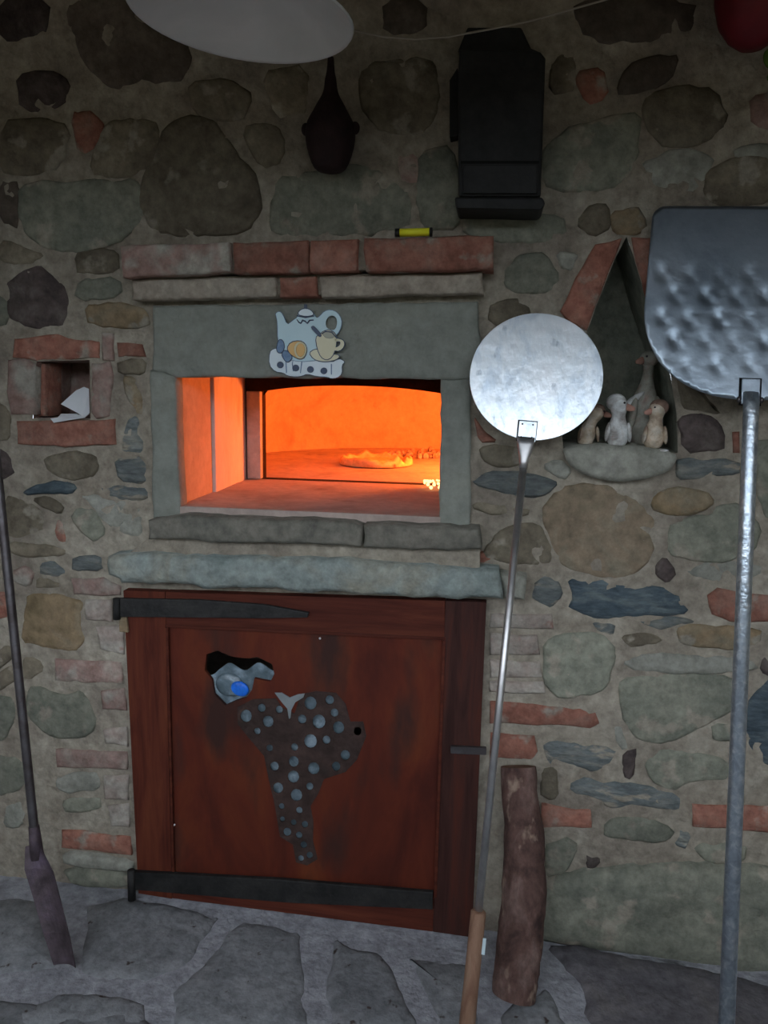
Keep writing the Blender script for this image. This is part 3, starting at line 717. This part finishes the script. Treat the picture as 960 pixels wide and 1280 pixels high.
# plastic bag pushed against the cut-out
V = []; Fc = []; nu, nv = 44, 60
for i in range(nu + 1):
    for j in range(nv + 1):
        px = 262 + i * (438 - 262) / nu; y_t = 832 + 5 * math.sin(i * .7) + max(0, 274 - px) * .9; py = y_t + j * (1086 - y_t) / nv
        p = W(px, py, 0); y = YD + .022 + .007 * abs(noise.noise(Vector((p.x * 22, p.z * 22, 1)))) + .004 * noise.noise(Vector((p.x * 60, p.z * 60, 5)))
        V.append((p.x, y, p.z))
for i in range(nu):
    for j in range(nv): a = i * (nv + 1) + j; Fc.append((a, a + 1, a + nv + 2, a + nv + 1))
bagc = W(350, 1080, 0)
bag = thing('plastic_bag', 'crumpled pale plastic bag with a blue print showing behind the door cut-out', 'bag', (bagc.x, 0, bagc.z))
mk('bag_film', V, Fc, 'bag', bag, smooth=True)
V, Fc = join_geo([ball_geo(W(290, 856, YD + .024), (.020, .006, .018), 12, 8)]); 
mk('bag_fold', *ball_geo(W(287, 856, YD + .022), (.040, .010, .034), 14, 8), 'bag', bag, smooth=True)
mk('blue_print', *ball_geo(W(300, 861, YD + .013), (.026, .008, .021), 14, 8, Matrix.Rotation(.3, 3, 'Y')), 'blue', bag, smooth=True, props={'label': 'bright blue printed patch'})

# ================================================================== THINGS ON THE WALL
# teapot plaque: scale of zoom 960/130
def Z(s): return [(320 + a * 130 / 960, 360 + b * 130 / 960) for a, b in P(s)]
Y0 = -.021
tp = thing('teapot_plaque', 'flat ceramic plaque of a blue teapot with cup and lemon on the lintel', 'wall plaque', (W(382, 472, Y0).x, Y0, W(382, 472, Y0).z))
def tpl(name, s, lay, m, it=1, holes=(), th=.004, **k):
    if name in ('cup', 'saucer', 'lemon', 'blue_flower', 'doily', 'cup_handle', 'teapot', 'lid'):
        plate(name + '_outline', grow(chaikin(Z(s), it), .8 if name not in ('teapot', 'doily') else .5), Y0 - .0025 - lay * .0025, Y0 - .001 if lay < 2 else Y0 - .003 - (lay - 2) * .0025, 'pot_navy' if name != 'teapot' else 'pot_mid', tp, holes=holes, bevel=0)
    return plate(name, chaikin(Z(s), it), Y0 - .003 - lay * .0025, Y0 - .001 if lay < 2 else Y0 - .003 - (lay - 2) * .0025, m, tp, holes=holes, bevel=.0012, **k)
tpl('doily', '125,590 165,560 200,560 240,610 330,640 450,640 560,650 700,690 760,650 825,680 790,710 795,790 750,830 690,835 660,820 560,815 470,790 430,810 370,820 290,810 250,780 180,775 120,710', 1, 'pot_white')
tpl('teapot', '180,235 215,215 245,240 285,345 340,300 385,270 400,215 430,195 455,190 500,205 530,240 560,280 590,260 630,215 690,200 750,225 790,290 785,360 750,430 700,440 680,640 480,680 330,670 250,640 200,480 200,330 190,270', 2, 'pot_blue', holes=[chaikin(Z('660,270 700,250 740,270 750,320 735,380 700,390 650,370 640,320'), 1)])
tpl('lid', '385,245 400,210 440,190 490,195 525,225 530,250 460,262', 3, 'pot_white')
tpl('hanging_loop', '442,150 470,150 472,195 440,195', 1, 'pot_navy', 0)
for s in ('375,250 455,265 535,252 537,262 455,277 374,262', '375,285 395,310 410,320 425,290 455,300 470,320 490,292 530,290 530,300 495,303 472,332 450,312 430,305 413,332 392,322 372,292'):
    tpl('lid_trim', s, 3.4, 'pot_navy', 0)
tpl('saucer', '490,600 540,565 600,570 700,610 770,620 760,650 700,675 600,680 530,655', 3, 'pot_yellow')
tpl('cup', '550,455 590,430 620,400 680,385 730,420 745,470 735,560 700,640 650,665 600,640 565,560', 4, 'pot_yellow')
tpl('cup_handle', '715,470 770,465 815,490 815,540 770,585 715,575 718,550 760,540 780,510 770,490 725,500', 4, 'pot_yellow')
tpl('cup_inside', '608,425 642,404 692,409 728,448 700,468 640,462', 5, 'pot_shade')
tpl('cup_trim', '600,420 640,395 700,400 750,460 742,466 695,412 640,407 606,428', 5, 'pot_navy', 0)
tpl('spoon', '500,365 520,345 545,360 610,435 590,458 560,430', 5, 'pot_navy')
tpl('lemon', '285,555 320,500 400,485 450,510 470,570 450,640 410,660 360,640 310,605', 3, 'orange')
tpl('lemon_rim', '345,560 370,505 420,490 460,530 468,580 445,640 405,658 365,630', 4, 'pith')
tpl('lemon_flesh', '365,565 385,520 420,508 448,540 450,590 430,630 400,638 375,610', 5, 'orange')
tpl('blue_flower', '190,560 200,500 225,470 255,500 260,560 235,600 200,595', 3, 'pot_mid')
tpl('blue_flower', '235,610 265,570 310,600 335,640 310,675 285,685 260,660', 3, 'pot_mid')
for a, b in ((222, 710), (365, 738), (500, 752), (625, 765)):
    plate('berry', circ(320 + a * .1354, 360 + b * .1354, 4.2, 4.2, 12), Y0 - .009, Y0 - .004, 'pot_navy', tp, bevel=.001)
for s in ('270,660 278,662 285,780 275,790', '420,650 430,652 412,790 405,785', '345,650 338,700 350,770 340,768 330,700', '690,700 700,700 700,800 690,800'):
    tpl('doily_fold', s, 1.5, 'pot_mid', 0)

# yellow lighter on the cornice
a, b = W(497, 291, -.06), W(541, 290, -.06)
zt = W(540, 297, -.085).z
lg = thing('lighter', 'small yellow lighter with black ends lying on the brick cornice', 'lighter', (W(518, 296, -.06).x, -.06, zt))
r = .0115; zz = W(520, 290, -.06).z
sweep('lighter_body', [W(500, 291, -.06), W(537, 290, -.06)], r, 'yellow', lg, sq=.8)
sweep('lighter_cap', [W(494, 291, -.06), W(500, 291, -.06)], r * .85, 'blackpl', lg); sweep('lighter_base', [W(537, 290, -.06), W(540.5, 290, -.06)], r * .9, 'blackpl', lg)

# folded paper in the square niche
def sheet(name, pts, th, m, parent):
    n = len(pts); V = [Vector(p) for p in pts]; nn = (V[1] - V[0]).cross(V[2] - V[0]).normalized() * th
    return mk(name, V + [v + nn for v in V], [tuple(range(n)), tuple(range(2 * n - 1, n - 1, -1))] + [(i, (i + 1) % n, (i + 1) % n + n, i + n) for i in range(n)], m, parent)
nb = W(90, 523, .03)
pp = thing('folded_paper', 'creased white paper sheet poking out of the small brick niche', 'paper', (nb.x, .02, nb.z))
sheet('paper_fold', [W(76, 505, .02), W(95, 488, .05), W(105, 483.5, .06), W(111, 486, .05), W(112, 516, .01), W(104, 521, -.005), W(97, 516, .0)], .0015, 'paper', pp)
sheet('paper_fold', [W(63, 523, -.01), W(98, 518.5, .005), W(111, 517, .01), W(106, 521.5, -.015), W(67, 528, -.022)], .0015, 'paper', pp)
sheet('paper_fold', [W(76, 517, .05), W(97, 517, .03), W(97, 521, .01), W(72, 522, .03)], .0015, 'paper', pp)

# hanging dark vessel
vc = W(413, 160, -.07)
vs = thing('hanging_vessel', 'dark brown pear-shaped vessel with side lugs hanging high on the wall', 'vessel', (vc.x, vc.y, W(413, 215, -.07).z))
pr = [(0, 217), (19, 215), (25, 205), (32, 185), (34, 165), (32, 154), (24, 142), (17, 128), (11, 120), (8, 108), (8, 98), (5, 92), (4, 72)]
px2m = (W(500, 160, -.07) - W(400, 160, -.07)).length / 100
prof = [(max(q[0], .3) * px2m, W(413, q[1], -.07).z) for q in pr]
V, Fc = lathe_geo((vc.x, vc.y, 0), prof, 10); mk('vessel_body', V, Fc, 'vessel', vs, sub=1, smooth=True)
for sx in (-1, 1):
    ball('lug', (vc.x + sx * 31 * px2m, vc.y, W(413, 161, -.07).z), (.011, .010, .014), 'vessel', vs)
sweep('hanging_cord', [(vc.x, vc.y, W(413, 74, -.07).z), (vc.x + .002, -.03, W(413, 20, -.03).z), (vc.x + .002, -.002, W(413, 12, -.0).z)], .003, 'vessel', vs, n=6)

# black tin box
yb = -.11
bx = thing('tin_box', 'tall black tin box with a flap and flared base on the upper wall', 'box', (W(622, 260, yb).x, yb / 2, W(622, 260, yb).z))
plate('box_body', P('574,62 676,64 682,72 676,246 573,246 572,100'), yb, .0, 'black', bx, bevel=.006)
plate('box_top', P('584,34 652,34 664,60 678,66 572,64'), yb + .03, .0, 'black', bx, bevel=.004)
plate('box_base', P('568,246 678,246 682,254 676,262 570,260'), yb - .012, .0, 'black', bx, bevel=.005)
plate('flap', P('578,206 672,206 672,242 578,242'), yb - .006, yb + .002, 'black', bx, bevel=.003)
plate('seam', P('576,201 674,201 674,204.5 576,204.5'), yb - .001, yb + .002, 'seam', bx, bevel=0)
plate('side_bracket', P('562,100 572,84 575,168 562,172'), yb + .07, .0, 'black', bx, bevel=.002)

# drooping cord
cp = [W(450, 40, -.30), W(480, 46, -.27), W(520, 49, -.25), W(560, 46, -.23), W(610, 37, -.21), W(660, 27, -.19), W(710, 13, -.17), W(770, -4, -.15), W(840, -26, -.10), W(900, -48, -.01)]
cp = [W(380, 8, -.02), W(415, 28, -.18)] + cp
sweep('cord', cp, .0022, 'cord', None, n=6, props={'label': 'thin pale cord drooping across the top of the wall above the black box', 'category': 'cord'})

# red pot top right with trailing leaf
rc = W(945, 0, -.12)
rp = thing('hanging_pot', 'dark red rounded pot cut by the top right corner', 'pot', (rc.x, rc.y, W(945, 60, -.12).z))
s = px2m * .98; z0 = W(945, 61, -.12).z
V, Fc = lathe_geo((rc.x, rc.y, z0), [(.001, 0), (14 * s, 1 * s), (26 * s, 10 * s), (37 * s, 26 * s), (43 * s, 48 * s), (45 * s, 75 * s), (44 * s, 95 * s), (48 * s, 97 * s), (48 * s, 104 * s), (41 * s, 104 * s), (40 * s, 80 * s)], 24)
mk('pot_body', V, Fc, 'redpot', rp, smooth=True)
for i, (a, b) in enumerate(((962, 74), (974, 66), (970, 92))):
    c = W(a, b, -.13); mk('leaf', *ball_geo(c, (.012, .003, .02), 8, 6, Matrix.Rotation(.6 * i - .3, 3, 'Y')), 'leaf', rp, smooth=True)
sweep('leaf_stem', [W(985, -25, -.16), W(978, 20, -.17), W(970, 60, -.14), W(966, 80, -.13)], .002, 'leaf', rp, n=6)
for k in range(3):
    a = k * 2.1; sweep('pot_cord', [(rc.x + 44 * s * math.cos(a), rc.y + 44 * s * math.sin(a), z0 + 104 * s), (rc.x, rc.y, 2.55)], .002, 'cord', rp, n=5)

# lampshade
d = ray(302, 24); t = (2.06 - CAMP.z) / d.z; lc = CAMP + d * t
LR = .178
ls = thing('pendant_lamp', 'white enamel lampshade seen from below, cut by the top edge', 'lamp', (lc.x, lc.y, lc.z))
ax = Vector((.075, 0, 1)).normalized()
V, Fc = lathe_geo(lc, [(LR, .003), (LR + .004, .0), (LR + .006, .004), (LR * .93, .018), (LR * .75, .040), (LR * .5, .065), (LR * .28, .085), (LR * .17, .10), (LR * .15, .13), (LR * .12, .13), (LR * .13, .098), (LR * .27, .080), (LR * .5, .060), (LR * .75, .035), (LR * .93, .013), (LR, .003)], 48, ax)
mk('lampshade', V, Fc, 'enamel', ls, smooth=True)
mk('bulb', *ball_geo(lc + ax * .085, (.022, .022, .026), 14, 9), 'glass', ls, smooth=True)
sweep('lamp_cord', [lc + ax * .12, Vector((lc.x + .03, lc.y, 2.6))], .004, 'blackpl', ls, n=8)

# ================================================================== PEELS, SHOVEL, LOG
def axis_tool(p_top, yt, px_foot, yf):
    """top end at pixel p_top on depth yt, foot standing on floor at depth yf along image line"""
    a = W(*p_top, yt); (x0, y0), (x1, y1) = p_top, px_foot
    best = None
    for i in range(4000):
        q = i / 4000 * 1.5; px = x0 + (x1 - x0) * q; py = y0 + (y1 - y0) * q
        p = W(px, py, yf)
        if p.z <= .004: best = p; break
    return a, best
# round peel
a, f = axis_tool((673.5, 391), -.035, (598, 1140), -.42)
ax_ = (a - f).normalized()
def onaxis(a, f, px, py):
    d = ray(px, py); w0 = f - CAMP; u = (a - f).normalized(); b = u.dot(d); dd = u.dot(w0); e = d.dot(w0)
    s = (b * e - dd) / (1 - b * b); return f + u * s
rpz = thing('turning_peel', 'round shiny aluminium pizza peel with thin steel rod, leaning beside the oven mouth', 'pizza peel', tuple(f))
top = onaxis(a, f, 674, 391.5); bot = onaxis(a, f, 658, 550); dcn = (top + bot) / 2; R1 = (top - bot).length / 2
sidev = Vector((1, 0, 0)); sidev = (sidev - ax_ * sidev.dot(ax_)).normalized(); nrm = sidev.cross(ax_).normalized()
if nrm.y > 0: nrm = -nrm
def disc(c, r, th, n=72, rx=1.02):
    V = []; 
    for t_ in (-th / 2, th / 2):
        V += [c + (sidev * rx * math.cos(2 * math.pi * j / n) + ax_ * math.sin(2 * math.pi * j / n)) * r + nrm * t_ for j in range(n)]
    return V, [tuple(range(n)), tuple(range(2 * n - 1, n - 1, -1))] + [(j, (j + 1) % n, (j + 1) % n + n, j + n) for j in range(n)]
dcn2 = dcn + sidev * .0075
V, Fc = disc(dcn2, R1, .003); mk('blade', V, Fc, 'alu', rpz, bevel=.0008)
def brick_on(c, hw, hh, th, m, name, parent, lift, bev=.001, label=None):
    V = [c + sidev * sx * hw + ax_ * sy * hh + nrm * (lift + st_ * th) for st_ in (0, 1) for sx, sy in ((-1, -1), (1, -1), (1, 1), (-1, 1))]
    return mk(name, V, [(0, 1, 2, 3), (7, 6, 5, 4)] + [(j, (j + 1) % 4, (j + 1) % 4 + 4, j + 4) for j in range(4)], m, parent, bevel=bev)
bc = onaxis(a, f, 658, 539)
brick_on(bc, .0225, .0245, .0015, 'seam', 'bracket_gap', rpz, .0016, 0)
brick_on(bc + sidev * .001 - ax_ * .001, .0205, .0235, .003, 'alu', 'bracket', rpz, .0025)
for sx in (-1, 1):
    for sy in (-1, 1):
        c = bc + sidev * sx * .012 + ax_ * (sy * .015) + nrm * .006; mk('rivet', *ball_geo(c, .0022, 8, 5), 'darkrod', rpz, smooth=True)
rb = onaxis(a, f, 657, 553)
n_ = 14
sweep('ferrule', [rb + nrm * .004 + ax_ * .012, rb + nrm * .003 - ax_ * .006, rb - ax_ * .045, rb - ax_ * .06], [(.0225, .003), (.019, .007), (.0105, .010), (.0095, .0095)], 'rod', rpz, n=18, up=sidev)
hs = onaxis(a, f, 598, 1140)
sweep('rod', [rb - ax_ * .05, hs], .0088, 'rod', rpz, n=14)
sweep('wooden_handle', [hs + ax_ * .004, hs, hs.lerp(f, .5), f + ax_ * .005, f], [.013, .0175, .0175, .019, .014], 'handle', rpz, n=14)
tg = onaxis(a, f, 597, 1180) + Vector((.019, -.004, 0)); brick_on(tg, .004, .018, .004, 'tag', 'handle_tag', rpz, 0)

# big dented peel
a2, f2 = axis_tool((946, 257), -.035, (908, 1280), -.50)
ax_ = (a2 - f2).normalized(); sidev = (Vector((1, 0, 0)) - ax_ * ax_.x).normalized(); nrm = sidev.cross(ax_).normalized()
if nrm.y > 0: nrm = -nrm
bp_ = thing('pizza_peel', 'large dented aluminium pizza peel on a galvanised pipe, at the right edge', 'pizza peel', tuple(f2))
tt = onaxis(a2, f2, 945, 258); bb = onaxis(a2, f2, 936, 500); H = (tt - bb).length; HW = .227
def outl():
    pts = []; r = .03
    for i in range(7):
        q = math.pi / 2 * i / 6; pts.append((-HW + r - r * math.sin(q) if 0 else -HW + r - r * math.cos(math.pi / 2 - q + 0) , H - r + r * math.sin(math.pi / 2 - q)))
    return pts
# outline in (u along side, v along axis from the bottom)
oc_ = []
for i in range(7): q = math.pi / 2 * i / 6; oc_.append((HW * .965 - .03 + .03 * math.cos(q), H - .03 + .03 * math.sin(q)))
for i in range(7): q = math.pi / 2 + math.pi / 2 * i / 6; oc_.append((-HW * .965 + .03 + .03 * math.cos(q), H - .03 + .03 * math.sin(q)))
for i in range(19): q = math.pi / 2 * i / 18; oc_.append((-HW * math.cos(q) ** .85, H * .46 * (1 - math.sin(q) ** .95)))
for i in range(17, 0, -1): q = math.pi / 2 * i / 18; oc_.append((HW * math.cos(q) ** .85, H * .46 * (1 - math.sin(q) ** .95)))
oc_.append((HW, H * .46))
ex = []; g_ = .0085
for i in range(-30, 31):
    for j in range(0, 80):
        p = (i * g_, .004 + j * g_)
        if inside(p, [(x * .985, (y - H / 2) * .985 + H / 2) for x, y in oc_]): ex.append(p)
v, fs = tri2d(oc_, (), ex)
dents = []
for r_ in range(5):
    for c_ in range(-4, 5):
        u_ = (c_ + (.5 if r_ % 2 else 0)) * .062 + random.uniform(-.004, .004) - .005; v_ = .075 + r_ * .050 + random.uniform(-.004, .004)
        if abs(u_) < HW * .92: dents.append((u_, v_, random.uniform(.35, 1.1)))
def dh(u_, v_):
    h = 0
    for a_, b_, w_ in dents:
        q = ((u_ - a_) ** 2 + ((v_ - b_) * .8) ** 2) / .0115 ** 2
        if q < 6: h += .0052 * w_ * math.exp(-q) - .0036 * w_ * math.exp(-((u_ - a_ - .010) ** 2 + (v_ - b_) ** 2) / .009 ** 2)
    return h
bow = lambda u_, v_: .004 * math.sin(v_ * 6)
V = [bb + sidev * p.x + ax_ * p.y - nrm * (dh(p.x, p.y)) for p in v]; n = len(v)
V += [q - nrm * .002 for q in V]
Fc = list(fs) + [tuple(i + n for i in reversed(t_)) for t_ in fs]
cnt = {(x, y) for t_ in fs for x, y in zip(t_, t_[1:] + t_[:1])}
Fc += [(y, x, x + n, y + n) for x, y in cnt if (y, x) not in cnt]
mk('blade', V, Fc, 'bigalu', bp_, smooth=True)
pt = onaxis(a2, f2, 938, 478); pm = onaxis(a2, f2, 937, 505)
brick_on(pt.lerp(pm, .45) , .0225, .03, .002, 'seam', 'bracket_gap', bp_, .001, 0)
brick_on(pt.lerp(pm, .45) , .019, .028, .006, 'bigalu', 'bracket', bp_, .002, .002)
off = nrm * .012
sweep('pipe', [pt.lerp(pm, .5) + off * .6, pm + off, pm + off - ax_ * .03, f2 + ax_ * .0], [(.016, .006), (.0165, .012), (.0155, .0155), (.0155, .0155)], 'zinc', bp_, n=18, up=sidev)
for sx in (-1, 1): mk('rivet', *ball_geo(pm + sidev * sx * .023 + nrm * .004 + ax_ * .008, (.005, .005, .007), 8, 6), 'darkrod', bp_, smooth=True)

# shovel at the left
tip = G(84, 1204, .006); sh_top = W(45, 1058, tip.y + .07)
st0 = W(-62, 20, -.04)
neck = onaxis(st0, sh_top, 45, 1056)
sv = thing('ash_shovel', 'narrow dark ash shovel with long steel pole leaning at the far left', 'shovel', tuple(tip))
u = (neck - st0).normalized()
sweep('pole', [neck + u * .02, neck, neck.lerp(st0, .5), st0], .0115, 'darkrod', sv, n=12)
bl = [neck + Vector((.0, 0, 0)), W(52, 1085, neck.y - .02), W(62, 1120, tip.y + .035), W(74, 1165, tip.y + .012), tip]
hw = [.022, .040, .038, .036, .030]
V = []
for i, (p, h) in enumerate(zip(bl, hw)):
    for t_ in (0, 1):
        for k_ in range(7):
            q = k_ / 3 - 1; V.append(Vector(p) + Vector((q * h, -.010 * q * q - t_ * .003, 0)))
Fc = []
for i in range(4):
    for k_ in range(6):
        a_ = i * 14 + k_; Fc.append((a_, a_ + 1, a_ + 15, a_ + 14)); b_ = a_ + 7; Fc.append((b_, b_ + 14, b_ + 15, b_ + 1))
    Fc.append((i * 14, i * 14 + 14, i * 14 + 21, i * 14 + 7)); Fc.append((i * 14 + 6, i * 14 + 13, i * 14 + 27, i * 14 + 20))
for e_ in (0, 56): 
    for k_ in range(6): Fc.append((e_ + k_, e_ + k_ + 7, e_ + k_ + 8, e_ + k_ + 1))
mk('blade', V, Fc, 'shovel', sv, bevel=.001)
sweep('socket', [neck + u * .035, neck - u * .05], [.018, .0135], 'shovel', sv, n=12)

# log
lf = G(643, 1243, .0); lt = W(648, 958, -.055)
lg_ = thing('firewood_log', 'reddish-brown bark log standing upright between the door and the wall', 'log', tuple(lf))
pth = [(643, 1243, 24), (647, 1210, 25), (651, 1160, 26), (655, 1110, 26), (656, 1070, 25), (653, 1030, 24), (649, 990, 23), (647, 958, 22)]
path = []; rad = []
ly0 = lf.y - .01
for i, (x, y, r_) in enumerate(pth):
    yy_ = ly0 + (-.058 - ly0) * (i / 7); p = W(x, y, yy_)
    if i == 0: p.z = .004
    path.append(p); rad.append(r_ * (p - CAMP).length / 1040)
NP = []; NR = []
for i in range(len(path) - 1):
    for k_ in range(4): NP.append(path[i].lerp(path[i + 1], k_ / 4)); NR.append(rad[i] + (rad[i + 1] - rad[i]) * k_ / 4)
NP.append(path[-1]); NR.append(rad[-1])
V, Fc = sweep_geo(NP, NR, 22)
V2 = []
for i, q in enumerate(V):
    c = NP[min(i // 22, len(NP) - 1)]; dv = (q - c); k_ = 1 + .13 * noise.noise(q * 14) + .07 * noise.noise(q * 45); V2.append(c + dv * k_)
mk('bark', V2, [t_ for t_ in Fc if len(t_) == 4], 'bark', lg_, smooth=True)
for e_, nm in ((0, 'cut_end'), (len(NP) - 1, 'cut_end')):
    d_ = (NP[1] - NP[0]) if e_ == 0 else (NP[-1] - NP[-2]); ring = V2[e_ * 22:(e_ + 1) * 22]
    mk(nm, [NP[e_] + d_.normalized() * (.002 if e_ else -.001)] + ring, [(0, i + 1, (i + 1) % 22 + 1) for i in range(22)], 'logend', lg_)

# ================================================================== CERAMIC DUCKS
zb = W(770, 561, .03).z
def duck(label, px, head, base_px, y, k, mbody, mhead, lean=0, face=1):
    """goose / duckling figurine: one swept body-neck-head, bill, eye, wings, feet.  k = height in metres"""
    bx_, hx, hy = px
    B = W(bx_, base_px, y); Hh = W(hx, hy, y); h = Hh.z - zb
    base = Vector((B.x, y, zb))
    t_ = thing(head, label, 'figurine', tuple(base), 'ceramic duck family in the niche')
    dx = Hh.x - B.x
    if head == 'goose_figurine': prof = [(0, .01, .12), (0, .08, .19), (-.01, .28, .21), (0, .45, .19), (.02, .58, .13), (.06, .68, .08), (.12, .80, .058), (.12, .90, .064), (.04, .96, .085), (-.05, .975, .070), (-.09, .96, .03)]
    else: prof = [(0, .05, .14), (0, .14, .22), (0, .32, .25), (0, .50, .21), (0, .62, .155), (0, .70, .135), (0, .80, .185), (0, .90, .20), (0, .99, .165), (0, 1.06, .06)]
    pa = []; ra = []
    for ox, oz, r_ in prof:
        f_ = oz; pa.append(base + Vector((dx * f_ * f_ + (ox * h * -face if head == 'goose_figurine' else 0), 0, oz * h))); ra.append(r_ * h * (.95 if head != 'goose_figurine' else .85))
    if head == 'goose_figurine':
        dxs = dx; pa = [base + Vector((dxs * min(1, oz * 1.3) + 0 * ox, 0, oz * h)) for ox, oz, r_ in prof]
    V, Fc = sweep_geo(pa, ra, 14, up=Vector((1, 0, 0)))
    mk('body', V, Fc, mbody, t_, smooth=True, sub=1)
    hp = Vector((Hh.x, y, zb + h * (.93 if head == 'goose_figurine' else .90)))
    s_ = h * (.055 if head == 'goose_figurine' else .10)
    hr = h * (.085 if head == 'goose_figurine' else .19)
    if head == 'goose_figurine': mk('head', *ball_geo(hp, (hr * 1.15, hr, hr), 12, 8), mbody, t_, smooth=True)
    bd = Vector((face, -.55, -.25)).normalized()
    sweep('bill', [hp + bd * hr * .75, hp + bd * (hr + s_ * .6), hp + bd * (hr + s_ * 1.5)], [(s_ * .75, s_ * .55), (s_ * .65, s_ * .35), (s_ * .3, s_ * .15)], 'bill', t_, n=10, up=Vector((0, 0, 1)))
    ev = Vector((face * .45, -.85, .28)).normalized()
    mk('eye', *ball_geo(hp + ev * hr * (.97), s_ * .22, 8, 6), 'blackpl', t_, smooth=True)
    gs = head == 'goose_figurine'
    for sx in (-1, 1):
        wr = Matrix.Rotation(-.12 * sx, 3, 'Y')
        mk('wing', *ball_geo(base + Vector((dx * .3 + sx * h * (.13 if gs else .21), -h * .09, h * .36)), (h * .05, h * .12, h * .20), 10, 8, wr), mbody, t_, smooth=True)
        mk('foot', *ball_geo(base + Vector((sx * h * (.10 if gs else .17), -h * (.10 if gs else .17), h * .035)), (h * (.07 if gs else .14), h * .13, h * .035), 10, 6), mhead, t_, smooth=True)
    if gs: mk('wing', *ball_geo(base + Vector((-h * .13, -h * .10, h * .50)), (h * .035, h * .05, h * .15), 10, 8, Matrix.Rotation(.9, 3, 'Y')), 'duckw', t_, smooth=True, label='pale raised wing')
    else: mk('bonnet', *ball_geo(hp + Vector((-face * hr * .25, hr * .25, hr * .25)), (hr * 1.08, hr * 1.0, hr * .95), 12, 8), 'duckw' if 'middle' in label else 'bonnet', t_, smooth=True)
    return t_
duck('tall dusty goose figurine standing behind the three ducklings in the niche', (800, 812, 440), 'goose_figurine', 556, .07, 0, 'duckg', 'duckg', face=-1)
duck('leftmost duckling figurine, leaning right beside the shiny round peel', (730, 750, 511), 'duckling_figurine', 557, .035, 0, 'ducky', 'bill', face=1)
duck('brightest white duckling figurine, upright in the middle of the niche', (771, 774, 500), 'duckling_figurine', 558, .01, 0, 'duckw', 'duckw', face=1)
duck('rightmost duckling figurine, yellowish, in front of the tall goose', (816, 822, 506), 'duckling_figurine', 560, -.005, 0, 'ducky', 'duckw', face=-1)
# goose's raised wing tip showing between the ducklings
